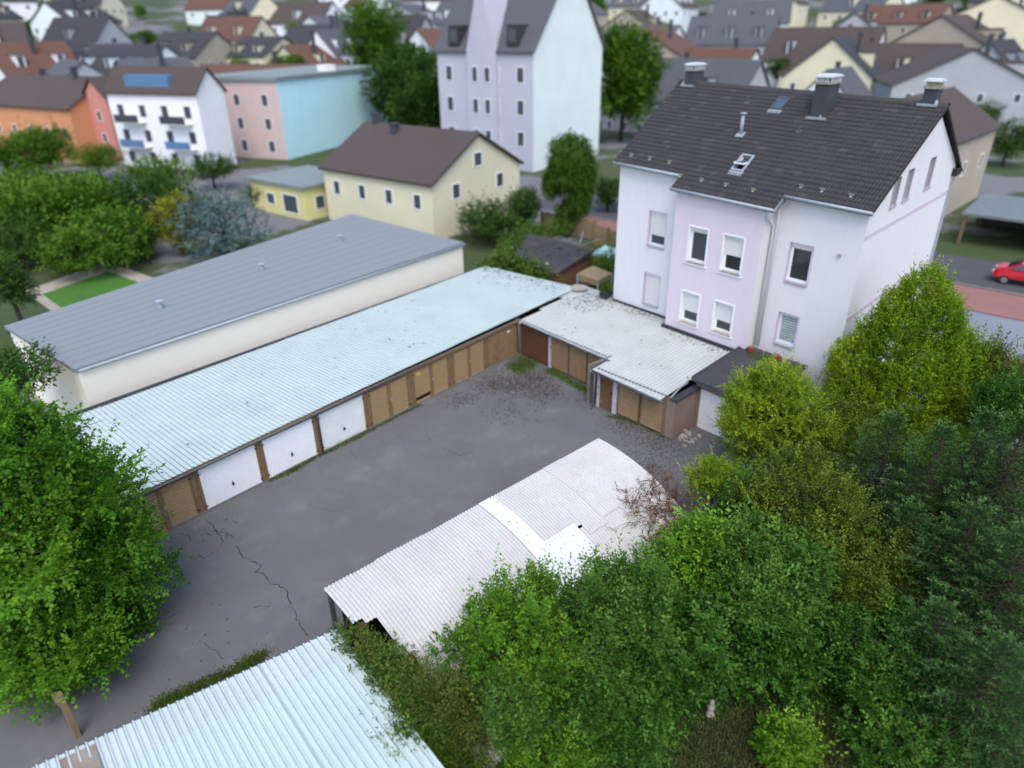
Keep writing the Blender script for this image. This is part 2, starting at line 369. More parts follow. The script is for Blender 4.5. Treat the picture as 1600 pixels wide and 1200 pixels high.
# ------------------------------------------------------------------ corrugated sheets
TRAP = [(0, 0), (.112, 0), (.118, -.045), (.140, -.045), (.146, .035), (.18, .035), (.19, 0)]          # one rib of trapezoid sheet, deep groove added beside it for a dark shade line, period .21
def corr(name, F, u0, u1, v0, v1, mat, parent, period=.21, prof=TRAP, nv=2, skip=None, sag=0.0, seed=0):
    """corrugated sheet on the surface F(u,v)->(point, normal); ribs run along v"""
    us, hs = [], []
    k0 = math.floor(u0 / period)
    k = k0
    while k * period < u1:
        for a, h in prof:
            u = k * period + a
            if u0 - 1e-6 <= u <= u1 + 1e-6: us.append(u); hs.append(h)
        k += 1
    if not us or us[0] > u0 + 1e-4: us.insert(0, u0); hs.insert(0, 0)
    if us[-1] < u1 - 1e-4: us.append(u1); hs.append(0)
    b = MB(); vs = np.linspace(v0, v1, nv + 1)
    for u, h in zip(us, hs):
        for v in vs:
            p, n = F(u, v); b.v.append(p + n * h)
    w = nv + 1
    for i in range(len(us) - 1):
        for j in range(nv):
            if skip and skip((us[i] + us[i + 1]) / 2, (vs[j] + vs[j + 1]) / 2): continue
            b.f.append((i * w + j, (i + 1) * w + j, (i + 1) * w + j + 1, i * w + j + 1)); b.mi.append(0)
    return b.build(name, mat, parent)
def bilin(P00, P10, P11, P01, L, W):
    """flat-ish quad, u in 0..L from P00 to P10, v in 0..W from P00 to P01"""
    n = np.cross(P10 - P00, P01 - P00); n = n / np.linalg.norm(n)
    if n[2] < 0: n = -n
    def F(u, v, k=0.0):
        a, c = u / L, v / W
        return P00 * (1 - a) * (1 - c) + P10 * a * (1 - c) + P11 * a * c + P01 * (1 - a) * c + n * k, n
    return F

# ------------------------------------------------------------------ long garage row
GROUPD = None
YF = 24.06
row = thing('garage_row', 'long row of garages under pale corrugated roof with white and wooden doors', 'garages', (3.1, YF, 0))
b = MB()
b.box((3.1, YF + .02, 0), (3.25, 30.6, 2.12)); b.box((3.25, 30.45, 0), (34.0, 30.6, 2.5)); b.box((28.3, YF + .02, 0), (28.45, 30.4, 2.1))
b.box((33.2, 24.8, 0), (33.4, 30.4, 2.3))
b.box((3.25, YF + .35, .02), (28.3, YF + .4, 2.1), mi=1)  # near-black sheet behind the doors stands in for the unlit garage interior
b.build('wall', [M_CONC, M_DARK], row)
b = MB(); b.box((3.1, YF - .04, 1.97), (28.35, YF + .12, 2.13)); b.build('lintel', M_GUT, row)
b = MB(); b.box((3.1, YF - .06, 0.0), (28.35, YF + .05, .09)); b.build('threshold', M_CONC, row)
RL_ = 31.2
ROWF = bilin(V(3.1, 23.86, 2.2), V(34.3, 24.3, 2.34), V(33.3, 31.25, 2.62), V(3.1, 30.95, 2.6), RL_, 7.1)
k = 0; u = 0.0
while u < RL_ - .2:
    u2 = min(u + 1.05, RL_)
    dz = rng.uniform(0, .006)
    corr('roof_sheet', (lambda uu, vv, dz=dz: ROWF(uu, vv, dz + .02 * math.sin(vv * .9 + 2) * .3)), u, u2 + .02, -rng.uniform(0, .03), 7.1 + rng.uniform(-.03, .02), M_ROOFW, row, nv=4)
    u = u2; k += 1
b = MB(); b.box((3.1, 30.95, 2.5), (33.4, 31.25, 2.56)); b.box((3.1, 31.25, 2.35), (33.5, 31.32, 2.66)); b.build('back_flashing', M_GUT, row)
b = MB(); b.tube([V(3.1, 23.82, 2.12), V(28.0, 24.05, 2.15)], .06, 8); b.build('gutter', M_GUT, row, True)
b = MB(); b.box((3.1, 23.93, 2.06), (28.2, 24.02, 2.19)); b.build('fascia', M_WOODP, row)
b = MB(); b.tube([V(28.12, 23.86, 2.1), V(28.12, 23.95, 1.9), V(28.12, 23.95, .05)], .04, 8); b.build('downpipe', M_ZINC, row, True)
b = MB(); b.tube([V(14.36, 23.88, 2.1), V(14.36, 23.96, 1.85), V(14.36, 23.96, .05)], .045, 8); b.build('downpipe', M_GUT, row, True)

def boards_h(b, x0, x1, y, z0, z1, n, mi=0, ax=None, org=None):
    h = (z1 - z0) / n
    for i in range(n):
        j = rng.uniform(-.004, .004)
        b.box((x0 + rng.uniform(0, .006), y - .022 + j, z0 + i * h + .011), (x1 - rng.uniform(0, .006), y + .01 + j, z0 + (i + 1) * h - .011), org, ax, mi)
def boards_v(b, x0, x1, y, z0, z1, n, mi=0, ax=None, org=None):
    w = (x1 - x0) / n
    for i in range(n):
        j = rng.uniform(-.004, .004)
        b.box((x0 + i * w + .005, y - .022 + j, z0 + rng.uniform(0, .012)), (x0 + (i + 1) * w - .005, y + .01 + j, z1), org, ax, mi)
def leaf_door(x0, x1, parent, style='h', ax=None, org=None, y=0.0, z1=1.96, hole=None, mat=None, mat2=None):
    mat = mat or (M_WOOD if style == 'h' else M_WOODV); mat2 = mat2 or M_WOODP
    b = MB(); z0 = .10
    fr = .075
    if hole:
        boards_h(b, x0 + fr, x1 - fr, y, 0.42, z1 - fr, 12, 0, ax, org)
        b.box((x0 + fr, y - .02, z0), (x1 - fr, y + .01, .2), org, ax)
    elif style == 'h': boards_h(b, x0 + fr, x1 - fr, y, z0, z1 - fr, 14, 0, ax, org)
    else: boards_v(b, x0 + .02, x1 - .02, y, z0, z1, max(5, int((x1 - x0) / .13)), 0, ax, org)
    if style == 'h':
        b.box((x0, y - .035, z0 - .03), (x0 + fr, y + .02, z1), org, ax, 1); b.box((x1 - fr, y - .035, z0 - .03), (x1, y + .02, z1), org, ax, 1)
        b.box((x0 + fr, y - .03, z1 - fr), (x1 - fr, y + .02, z1), org, ax, 1)
    else:
        b.box((x0 + .03, y + .012, .5), (x1 - .03, y + .03, .62), org, ax, 1)
    b.box((x0 + .01, y + .035, z0), (x1 - .01, y + .05, z1), org, ax, 2)
    return b.build('door', [mat, mat2, M_DARK], parent)
def steel_door(x0, x1, parent, mat, ax=None, org=None, y=0.0, z0=.08, z1=1.95, algae=False):
    b = MB(); ax_ = np.eye(3) if ax is None else ax; og = V(0, 0, 0) if org is None else org
    n = int((x1 - x0 - .1) / .1); w = (x1 - x0 - .1) / n
    P = lambda x, yy, z: og + ax_[0] * x + ax_[1] * yy + ax_[2] * z
    for i in range(n):
        xa = x0 + .05 + i * w
        pr = [(xa, 0), (xa + w * .62, 0), (xa + w * .72, -.018), (xa + w * .9, -.018), (xa + w, 0)]
        for (a, da), (c, dc) in zip(pr[:-1], pr[1:]):
            b.quad(P(a, y + da, z0), P(c, y + dc, z0), P(c, y + dc, z1), P(a, y + da, z1))
    for lo, hi in (((x0, y - .03, z0 - .02), (x0 + .05, y + .02, z1 + .02)), ((x1 - .05, y - .03, z0 - .02), (x1, y + .02, z1 + .02)),
                   ((x0 + .05, y - .03, z1), (x1 - .05, y + .02, z1 + .03)), ((x0 + .05, y - .03, z0 - .03), (x1 - .05, y + .015, z0))):
        b.box(lo, hi, org, ax)
    d = b.build('door', mat, parent)
    b = MB(); xm = (x0 + x1) / 2
    b.box((xm - .025, y - .06, .62), (xm + .025, y - .02, .78), org, ax); b.box((xm - .06, y - .07, .67), (xm + .06, y - .05, .70), org, ax)
    b.build('handle', M_DARK, d)
    return d
def post(x, w, parent, ax=None, org=None, y=0.0, mat=None, h=2.0):
    b = MB(); b.box((x - w / 2, y - .05, 0), (x + w / 2, y + .1, h), org, ax); return b.build('post', mat or M_WOODP, parent)
RO = V(0, YF, 0)
P_ = 2.792; X0 = 8.70
for i in range(-2, 8):
    x = X0 + i * P_
    if i < 7:
        b = MB()
        b.box((x - .17, -.05, 0), (x - .055, .1, 1.99), RO); b.box((x + .055, -.05, 0), (x + .17, .1, 1.99), RO); b.box((x - .05, -.02, 0), (x + .05, .1, 1.99), RO)
        o = b.build('post', M_WOODP, row)
        for zz in (.25, 1.75):
            for xx in (x - .23, x + .1):
                b = MB(); b.box((xx, -.062, zz), (xx + .13, -.052, zz + .04), RO); b.build('hinge', M_DARK, o)
    if i == 7: break
    a, c = x + .18, x + P_ - .18; mid = (a + c) / 2
    if i in (0, 1, 2):
        d = steel_door(a, c, row, M_DOORW2 if i == 2 else M_DOORW, None, RO, algae=True)
        d['label'] = ['clean white ribbed door nearest the left tree', 'middle one of the white ribbed doors', 'algae stained white ribbed door beside the wooden doors'][i]
    elif i == 6:
        d = leaf_door(a, c, row, 'v', None, RO); d['label'] = 'dark stained door of upright boards in the corner'
    else:
        leaf_door(a, mid - .04, row, 'h', None, RO, hole=(i == 4))
        leaf_door(mid + .04, c, row, 'h', None, RO)
        b = MB(); b.box((mid - .04, -.05, .06), (mid + .04, .02, 1.98), RO); o = b.build('meeting_post', M_WOODP, row)
        b = MB(); b.box((mid + .05, -.07, .95), (mid + .09, -.02, 1.12), RO); b.build('handle', M_ZINC, o)
b = MB(); b.box((20.25, -.045, 1.62), (20.55, -.037, 1.78), RO); b.build('number_plate_sign', M_PLATE, row)
b = MB(); b.box((27.2, -.045, 1.65), (27.42, -.037, 1.78), RO); b.build('paper_notice', M_SHUT, row)

# ------------------------------------------------------------------ house frame
DH = math.radians(9); E1 = V(-math.sin(DH), -math.cos(DH), 0); GH = math.radians(3); EA = V(math.cos(GH), -math.sin(GH), 0)
HP = V(34.03, 21.44, 0); NF = V(-math.cos(DH), math.sin(DH), 0); NG = V(-math.sin(GH), -math.cos(GH), 0); UP = V(0, 0, 1)
def hp(s, t, z): return HP + E1 * s + EA * t + UP * z

# ------------------------------------------------------------------ garage wing at the house
wing = thing('garage_wing', 'stepped garage wing against the lilac house with pale corrugated roof', 'garages', (28.2, 23.9, 0))
W1a, W1b = V(28.25, 23.98, 0), V(27.25, 17.35, 0)      # first front
W2a, W2b = V(25.92, 16.95, 0), V(25.45, 12.42, 0)      # stepped-out front
def frame2(a, c):
    ux = (c - a) / np.linalg.norm(c - a); return np.array([ux, V(-ux[1], ux[0], 0), UP])   # y axis points into the building
F1, F2 = frame2(W1a, W1b), frame2(W2a, W2b)
L1, L2 = np.linalg.norm(W1b - W1a), np.linalg.norm(W2b - W2a)
b = MB(); b.box((0, .32, .02), (L1, .38, 2.1), W1a, F1, 1); b.box((L1, -1.35, 0), (L1 + .15, .3, 2.12), W1a, F1)
b.box((L2 - .14, .02, 0), (L2, 1.85, 2.08), W2a, F2, 2); b.box((0, .3, .02), (L2 - .14, .36, 2.05), W2a, F2, 1)
b.box((0, .36, 0), (.12, 1.3, 2.08), W2a, F2, 2)
b.build('wall', [M_CONC, M_DARK, M_PLAST], wing)  # dark slot: black sheets behind the doors, painting in the shade inside
b = MB(); b.box((-.05, -.03, 1.97), (L1, .1, 2.12), W1a, F1); b.build('lintel', M_GUT, wing)
# doors on the first front
d = MB(); d.box((.12, -.01, .08), (2.45, .02, 1.97), W1a, F1)
for z in (.15, 1.0, 1.85): d.box((.12, -.03, z), (2.45, -.01, z + .05), W1a, F1)
o = d.build('door', M_RUSTDOOR, wing); o['label'] = 'rust brown sheet steel door in the inner corner'
post(2.55, .16, wing, F1, W1a, mat=M_PILLW)
leaf_door(2.65, 4.0, wing, 'v', F1, W1a); leaf_door(4.04, 5.35, wing, 'v', F1, W1a); leaf_door(5.4, 6.66, wing, 'v', F1, W1a)
post(.04, .12, wing, F1, W1a, mat=M_CONC)
# stepped front
post(.09, .16, wing, F2, W2a, mat=M_PILLW); 
b = MB(); b.box((.19, .0, .06), (.99, .04, 1.98), W2a, F2); o = b.build('door', M_PEEL, wing); o['label'] = 'narrow brown door with peeling pale paint'
b = MB(); b.box((.88, -.06, .95), (.93, .0, 1.1), W2a, F2); b.build('handle', M_DARK, o)
post(1.14, .26, wing, F2, W2a, mat=M_PILLW)
leaf_door(1.3, 2.62, wing, 'h', F2, W2a); leaf_door(2.68, 4.0, wing, 'h', F2, W2a); post(4.06, .1, wing, F2, W2a)
b = MB(); b.box((4.12, -.04, 0), (L2 + .01, .015, 2.06), W2a, F2); b.build('corner_pillar', M_PLAST, wing)
b = MB(); b.box((-.1, -.03, 1.98), (L2, .08, 2.1), W2a, F2); b.build('lintel', M_GUT, wing)
# roof: sheets whose ribs run from the yard to the house
def wing_front(s):     # eave point for rib position s measured along the house front from its left corner
    return None
WE = lambda s: (V(28.0, 23.75, 2.18) + E1 * s)
WR0, WR1 = V(27.98, 23.72, 2.16), V(25.0, 12.62, 2.16)
nfront = E1
s = 0.0
# rib coordinate u runs along E1 starting at the valley
WL = 11.05
def WF_make(k=0.0):
    def F(u, v):
        base = V(27.98, 23.75, 2.17) + E1 * u
        p = base + EA * v; p[2] = 2.09 + .024 * v + k
        return p, V(-.03, 0, 1)
    return F
for v0_, v1_, ua_ in ((.1, 2.2, -.25), (2.2, 4.4, -.55), (4.4, 6.9, -.92)):
    corr('roof_sheet', WF_make(.0), ua_, .02, v0_, v1_, M_ROOFW2, wing, nv=2)
u = 0.0
while u < WL - .1:
    u2 = min(u + 1.05, WL); um = (u + u2) / 2
    v0 = 0.0 if u2 < 6.9 else -1.42
    if u < 6.75 < u2: u2 = 6.75; v0 = 0.0
    if u >= 6.75: v0 = -1.42
    v1 = 6.9 if u2 <= 2.11 else (6.33 if um < 6.6 else 5.36)
    corr('roof_sheet', WF_make(rng.uniform(0, .006)), u, u2 + .02, v0 - rng.uniform(0, .03), v1 + rng.uniform(-.04, .02), M_ROOFW2, wing, nv=4)
    u = u2
b = MB(); g0 = V(27.95, 23.6, 2.12); b.tube([g0, g0 + E1 * 6.75], .055, 8); g1 = g0 + E1 * 6.72 - EA * 1.42; b.tube([g1, g1 + E1 * 4.4], .055, 8); b.build('gutter', M_GUT, wing, True)
b = MB(); q0 = g1 + E1 * .12; b.tube([q0, q0 + V(.12, 0, -.2), q0 + V(.12, 0, -2.0), q0 + V(-.1, 0, -2.08)], .04, 8); b.build('downpipe', M_ZINC, wing, True)
b = MB(); b.box((L2 - .25, -.12, 2.06), (L2 + .12, 1.95, 2.12), W2a, F2); b.build('felt_edge', M_FELT2, wing)
b = MB(); f0 = hp(4.5, -1.0, 0); b.box((0, -.12, 2.12), (5.2, .1, 2.4), f0, np.array([E1, -NF, UP])); f1 = hp(.0, 0, 0); b.box((0, -.1, 2.12), (4.5, .06, 2.36), f1, np.array([E1, -NF, UP])); b.build('wall_flashing', M_FELT2, wing)
b = MB(); q = V(26.95, 12.62, 0); b.tube([q + UP * 2.45, q + V(-.02, .02, 2.28), q + V(-.5, .15, 2.2), q + V(-1.55, .05, 2.13)], .04, 8); b.build('drain_pipe', mk('green_pipe', (.25, .33, .27), .6), wing, True)

dp = []
for k in range(520):
    u_, v_ = (rng.uniform(.2, 6.4), 6.3 - abs(rng.normal(0, .7))) if k < 200 else ((rng.uniform(6.8, 11), 5.3 - abs(rng.normal(0, .5))) if k < 300 else (rng.uniform(-.2, 2.2), rng.uniform(3.5, 6.6)))
    if k > 470: u_, v_ = rng.uniform(.3, 10.8), rng.uniform(.2, 5)
    q, _n = WF_make(.0)(u_, v_); dp.append(q + UP * .045)
o = flakes('roof_litter', M_CHIP, np.array(dp), .05, zs=.012); tag(o, 'dark leaf litter lying in the ribs of the garage wing roof', 'litter')
dp = [ROWF(rng.uniform(28.5, 31), rng.uniform(.4, 6.8))[0] + UP * .05 for k in range(130)] + [ROWF(30.4 + rng.normal(0, .35), rng.uniform(.4, 6.9))[0] + UP * .05 for k in range(160)] + [ROWF(rng.uniform(2, 29), rng.uniform(.2, 6.9))[0] + UP * .052 for k in range(70)]
o = flakes('roof_litter', M_CHIP, np.array(dp), .05, zs=.012); tag(o, 'dark leaf litter on the far end of the long garage roof', 'litter')

# flat roofed garage beside it
fg = thing('flat_roof_garage', 'flat felt roofed garage with white ribbed door behind the yellow green tree', 'garage', (27.3, 12.2, 0))
FA = np.array([E1, EA, UP]); FO = V(27.25, 12.35, 0)
b = MB(); b.box((0, 0, 0), (.25, .15, 2.5), FO, FA); b.box((2.6, 0, 0), (3.0, .15, 2.5), FO, FA); b.box((.25, 0, 2.05), (2.6, .15, 2.5), FO, FA); b.box((-.01, .15, 0), (.14, 4.6, 2.5), FO, FA); b.box((3.0, .0, 0), (3.15, 4.6, 2.5), FO, FA)
b.build('wall', M_PLAST, fg)
steel_door(.27, 2.58, fg, M_DOORW, FA, FO, .06, .05, 2.05)
b = MB(); b.box((-.12, -.3, 2.5), (3.3, 4.85, 2.58), FO, FA); b.build('roof', M_FELT, fg)
b = MB(); b.box((-.14, -.34, 2.47), (3.3, -.3, 2.63), FO, FA); b.box((-.16, -.3, 2.47), (-.12, 4.9, 2.66), FO, FA); b.build('roof_edge', M_GUT, fg)
b = MB(); b.box((.5, 3.7, 2.58), (3.2, 4.4, 2.60), FO, FA); b.build('moss_strip', M_EARTH, fg)

# ------------------------------------------------------------------ lilac house
house = thing('lilac_house', 'tall white and lilac apartment house with dark tiled gable roof', 'house', hp(7, 6, 0))
def wallgrid(b, org, ux, n, s0, s1, z0, ztop, holes, d=.2, mi=0, mr=1):
    """wall skin with window openings; ztop: list of (s,z) polyline; reveals go in by d against normal n"""
    xs = sorted(set([s0, s1] + [h[0] for h in holes] + [h[1] for h in holes] + [p[0] for p in ztop if s0 < p[0] < s1]))
    zt_ = lambda s: float(np.interp(s, [p[0] for p in ztop], [p[1] for p in ztop]))
    P = lambda s, z, k=0.0: org + ux * s + UP * z - n * k
    for a, c in zip(xs[:-1], xs[1:]):
        mid = (a + c) / 2; cur = z0
        for h in sorted([h for h in holes if h[0] < mid < h[1]], key=lambda h: h[2]):
            b.quad(P(a, cur), P(c, cur), P(c, h[2]), P(a, h[2]), mi); cur = h[3]
        b.quad(P(a, cur), P(c, cur), P(c, zt_(c)), P(a, zt_(a)), mi)
    for h in holes:
        b.quad(P(h[0], h[2]), P(h[0], h[3]), P(h[0], h[3], d), P(h[0], h[2], d), mr); b.quad(P(h[1], h[2]), P(h[1], h[3]), P(h[1], h[3], d), P(h[1], h[2], d), mr)
        b.quad(P(h[0], h[2]), P(h[1], h[2]), P(h[1], h[2], d), P(h[0], h[2], d), mr); b.quad(P(h[0], h[3]), P(h[1], h[3]), P(h[1], h[3], d), P(h[0], h[3], d), mr)
def window(parent, org, ux, n, h, shut=0.0, d=.18, trim=False, sill=None, blind=False, tilt=False, slats=False):
    s0, s1, z0, z1 = h; ax = np.array([ux, n, UP]); o2 = org - n * d
    f = .065; b = MB()
    b.box((s0, -.04, z0), (s0 + f, .03, z1), o2, ax); b.box((s1 - f, -.04, z0), (s1, .03, z1), o2, ax)
    b.box((s0 + f, -.04, z0), (s1 - f, .03, z0 + f), o2, ax); b.box((s0 + f, -.04, z1 - f), (s1 - f, .03, z1), o2, ax)
    g = .05
    b.box((s0 + f, -.03, z0 + f), (s0 + f + g, .045, z1 - f), o2, ax); b.box((s1 - f - g, -.03, z0 + f), (s1 - f, .045, z1 - f), o2, ax)
    b.box((s0 + f + g, -.03, z0 + f), (s1 - f - g, .045, z0 + f + g + .03), o2, ax); b.box((s0 + f + g, -.03, z1 - f - g), (s1 - f - g, .045, z1 - f), o2, ax)
    w = b.build('window', M_PVC, parent)
    b = MB(); b.box((s0 + f, -.03, z0 + f), (s1 - f, -.01, z1 - f), o2, ax); b.build('pane', M_GLASS, w)
    if slats:
        b = MB(); zz = z0 + .16
        while zz < z1 - .12:
            b.box((s0 + f + .06, .0, zz), (s1 - f - .06, .02, zz + .085), o2, ax); zz += .125
        b.build('venetian_blind', mk('blind_slat', (.50, .58, .57), .5), w)
    sh = max(shut, .12 if not slats else 0)
    if sh:
        b = MB(); zz = z1; zb = z1 - (z1 - z0) * sh
        b.box((s0 + .02, .02, z1 - .16), (s1 - .02, .1, z1 - .002), o2, ax); zz = z1 - .16
        while zz > zb + .01:
            za = max(zz - .045, zb); b.box((s0 + .03, .045, za + .004), (s1 - .03, .06, zz), o2, ax); zz = za
        b.box((s0 + .03, .04, zb - .03), (s1 - .03, .07, zb), o2, ax)
        b.build('roller_shutter', M_SHUT, w)
    if sill is not None:
        b = MB(); e = .06 if trim else .0
        P = lambda s, y, z: org + ux * s + n * y + UP * z
        b.box((s0 - e, -d + .03, z0 - .05), (s1 + e, .07, z0 + .006), org, ax); b.build('sill', sill, w)
    if trim:
        b = MB(); t = .075
        b.box((s0 - t, -.01, z0 - .02), (s0 - .001, .03, z1 + t), org, ax); b.box((s1 + .001, -.01, z0 - .02), (s1 + t, .03, z1 + t), org, ax); b.box((s0 - .001, -.01, z1 + .001), (s1 + .001, .03, z1 + t), org, ax)
        b.box((s0 - .14, -.01, z0 - .12), (s1 + .14, .06, z0 - .052), org, ax)
        b.build('surround', M_TRIM, w)
    return w
# front walls (white left, pink bay, white right), rear, gables
HL = 13.92; HD = 12.5
holesL = [(2.3, 3.45, 6.15, 8.07), (2.27, 3.4, 2.72, 4.57)]
holesR = [(10.68, 11.8, 6.19, 8.04), (10.7, 11.74, 2.98, 4.6)]
b = MB(); wallgrid(b, hp(0, 0, 0), E1, NF, 0, 4.62, 0, [(0, 10.22), (4.62, 10.15)], holesL)
wallgrid(b, hp(0, 0, 0), E1, NF, 9.62, HL, 0, [(9.62, 10.1), (HL, 10.02)], holesR)
b.quad(hp(0, 0, 0), hp(-.4, HD, 0), hp(-.4, HD, 10.1), hp(0, 0, 10.22)); b.tri(hp(0, 0, 10.22), hp(-.4, HD, 10.1), hp(-.75, 7, 13.75))
b.quad(hp(-.4, HD, 0), hp(HL, HD, 0), hp(HL, HD, 10.0), hp(-.4, HD, 10.1))
b.build('wall', [M_WALLW, M_BAND], house)
PB = -.98
holesP = [(5.62, 6.70, 6.22, 8.02), (7.66, 8.74, 6.2, 8.0), (5.58, 6.64, 2.9, 4.58), (7.62, 8.68, 2.98, 4.58)]
b = MB(); wallgrid(b, hp(0, PB, 0), E1, NF, 4.62, 9.62, 0, [(4.62, 9.78), (9.62, 9.7)], holesP, mr=2)
b.quad(hp(4.62, PB, 0), hp(4.62, 0, 0), hp(4.62, 0, 10.15), hp(4.62, PB, 9.78)); b.quad(hp(9.62, PB, 0), hp(9.62, 0, 0), hp(9.62, 0, 10.1), hp(9.62, PB, 9.7), 1)
o = b.build('bay_wall', [M_WALLP, M_WALLW, M_TRIM], house); o['label'] = 'lilac bay standing forward of the white front'
holesG = [(3.45, 4.55, 9.72, 10.95), (4.15 + .9, 5.0 + 1.0, 9.72, 11.2), (7.35, 8.4, 9.75, 11.25)]
holesG = [(2.45, 3.35, 9.72, 11.0), (4.12, 5.05, 9.72, 11.12), (7.3, 8.3, 9.75, 11.22)]
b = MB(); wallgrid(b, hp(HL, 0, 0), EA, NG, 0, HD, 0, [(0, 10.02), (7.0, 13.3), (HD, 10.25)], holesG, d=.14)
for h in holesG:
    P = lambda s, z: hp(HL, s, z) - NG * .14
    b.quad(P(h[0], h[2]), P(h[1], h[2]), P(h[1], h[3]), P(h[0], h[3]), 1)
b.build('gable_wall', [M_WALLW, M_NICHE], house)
AXG = np.array([EA, NG, UP])
for h in holesG:
    b = MB(); b.box((h[0] - .03, -.1, h[2] - .05), (h[1] + .03, .06, h[2] + .008), hp(HL, 0, 0), AXG); b.build('sill', M_SILLG, house)
b = MB(); b.box((0.02, -.01, 8.75), (HD - .3, .012, 8.95), hp(HL, 0, 0), AXG); b.box((0.02, -.01, 5.0), (HD - .3, .012, 5.2), hp(HL, 0, 0), AXG); b.build('string_course', M_BAND, house)
AXF = np.array([E1, NF, UP])
window(house, hp(0, 0, 0), E1, NF, holesL[0], .66, sill=M_SILLG); window(house, hp(0, 0, 0), E1, NF, holesL[1], .98, sill=M_SILLG)
window(house, hp(0, 0, 0), E1, NF, holesR[0], .1, sill=M_SILLG); window(house, hp(0, 0, 0), E1, NF, holesR[1], 0, slats=True, sill=M_SILLG)
window(house, hp(0, PB, 0), E1, NF, holesP[0], .12, trim=True, sill=M_SILLM); window(house, hp(0, PB, 0), E1, NF, holesP[1], .52, trim=True, sill=M_SILLM)
window(house, hp(0, PB, 0), E1, NF, holesP[2], .60, trim=True, sill=M_SILLT); window(house, hp(0, PB, 0), E1, NF, holesP[3], .60, trim=True, sill=M_SILLT)
def ring(h, t=.05):    # flat painted border round openings of the white front
    b = MB(); s0, s1, z0, z1 = h
    b.box((s0 - t, -.008, z0 - t), (s0 - .001, .008, z1 + t), hp(0, 0, 0), AXF); b.box((s1 + .001, -.008, z0 - t), (s1 + t, .008, z1 + t), hp(0, 0, 0), AXF)
    b.box((s0 - .001, -.008, z1 + .001), (s1 + .001, .008, z1 + t), hp(0, 0, 0), AXF)
    b.build('window_border', M_BAND, house)
for h in holesL + holesR: ring(h)
b = MB(); b.box((12.98, -.02, 7.88), (13.12, .1, 8.02), hp(0, 0, 0), AXF); b.build('wall_lamp', M_SILLG, house)

# roof planes: EL,ER eave, RL,RR ridge (s,t,z)
ELs, ERs, RLs, RRs = V(-.25, -.3, 10.40), V(14.12, -.3, 10.10), V(-1.05, 7.05, 14.03), V(14.15, 7.05, 13.66)
def roof(a, c, k=0.0):
    """a 0..1 along the eave, c: 0 eave .. 1 ridge (negative runs down over the bay)"""
    q = (ELs * (1 - a) + ERs * a) * (1 - c) + (RLs * (1 - a) + RRs * a) * c
    return hp(q[0], q[1], q[2]) + RN * k
RN = V(0, 0, 1)
_n = np.cross(roof(1, 0) - roof(0, 0), roof(.5, 1) - roof(.5, 0)); RN = _n / np.linalg.norm(_n); RN = RN if RN[2] > 0 else -RN
NROW, NCOL = 23, 47
SLOPE = np.linalg.norm(roof(.5, 1) - roof(.5, 0)); rowc = 1.0 / NROW
a_of_s = lambda s: (s + .25) / 14.37
tiles = []
for r in range(-3, NROW):
    for cidx in range(NCOL):
        a0, a1 = cidx / NCOL, (cidx + 1) / NCOL
        s_mid = -.25 + (a0 + a1) / 2 * 14.37
        if r < 0 and not (4.3 < s_mid < 10.15): continue
        tiles.append((a0, a1, r * rowc, (r + 1) * rowc))
def inhole(a0, a1, c0, c1):
    am, cm = (a0 + a1) / 2, (c0 + c1) / 2
    for (x0, x1, y0, y1) in SKYH:
        if x0 < am < x1 and y0 < cm < y1: return True
    return False
SKYH = [(a_of_s(6.78), a_of_s(7.46), .115, .262)]
PROF = [(0, .0), (.1, .018), (.22, .028), (.34, .018), (.44, 0), (.56, .0), (.66, .018), (.78, .028), (.9, .018), (1.0, 0)]
def tile_geo(b, t, jit):
    a0, a1, c0, c1 = t
    top, bot, lip = [], [], []
    for f, h in PROF:
        a = a0 + (a1 - a0) * f
        top.append(roof(a, c1 + .003, h + .004 + jit * .3)); bot.append(roof(a, c0 - .004, h + .036 + jit)); lip.append(roof(a, c0 - .004, h * .6 + .004 + jit))
    k = len(b.v); n = len(PROF); b.v += top + bot + lip
    for i in range(n - 1):
        b.f.append((k + n + i, k + n + i + 1, k + i + 1, k + i)); b.mi.append(0)
        b.f.append((k + 2 * n + i, k + 2 * n + i + 1, k + n + i + 1, k + n + i)); b.mi.append(0)
rf = MB()
rf.quad(roof(0, 0, -.06), roof(1, 0, -.06), roof(1, 1, -.06), roof(0, 1, -.06))
c_b = -3 * rowc
rf.quad(roof(a_of_s(4.35), c_b, -.06), roof(a_of_s(10.1), c_b, -.06), roof(a_of_s(10.1), 0.0, -.06), roof(a_of_s(4.35), 0.0, -.06))
BK = lambda s, t, z: hp(s, t, z)
rl_, rr_ = BK(*RLs), BK(*RRs); bl_, br_ = BK(-.9, 13.15, 9.95), BK(14.15, 13.15, 9.95)
dn = V(0, 0, -.14)
rf.quad(rl_, rr_, br_, bl_, 1); rf.quad(rl_ + dn, rr_ + dn, br_ + dn, bl_ + dn, 1); rf.quad(rr_, br_, br_ + dn, rr_ + dn, 1); rf.quad(bl_, br_, br_ + dn, bl_ + dn, 1)
e_r = roof(1, 0, 0); rf.quad(roof(1, 0, .03), roof(1, 1, .03), roof(1, 1, -.16), roof(1, 0, -.16), 1); rf.quad(roof(0, 0, .03), roof(0, 1, .03), roof(0, 1, -.16), roof(0, 0, -.16), 1)
rf.quad(roof(0, 0, -.15), roof(1, 0, -.15), roof(1, 1, -.15), roof(0, 1, -.15), 1)
for s_ in (4.35, 10.1): rf.quad(roof(a_of_s(s_), c_b, .02), roof(a_of_s(s_), .02, .02), roof(a_of_s(s_), .02, -.2), roof(a_of_s(s_), c_b, -.2), 2)
roof_o = rf.build('roof', [M_SOFFIT, M_SOFFIT, M_ZINC], house)
tiles = [t for t in tiles if not inhole(*t)]
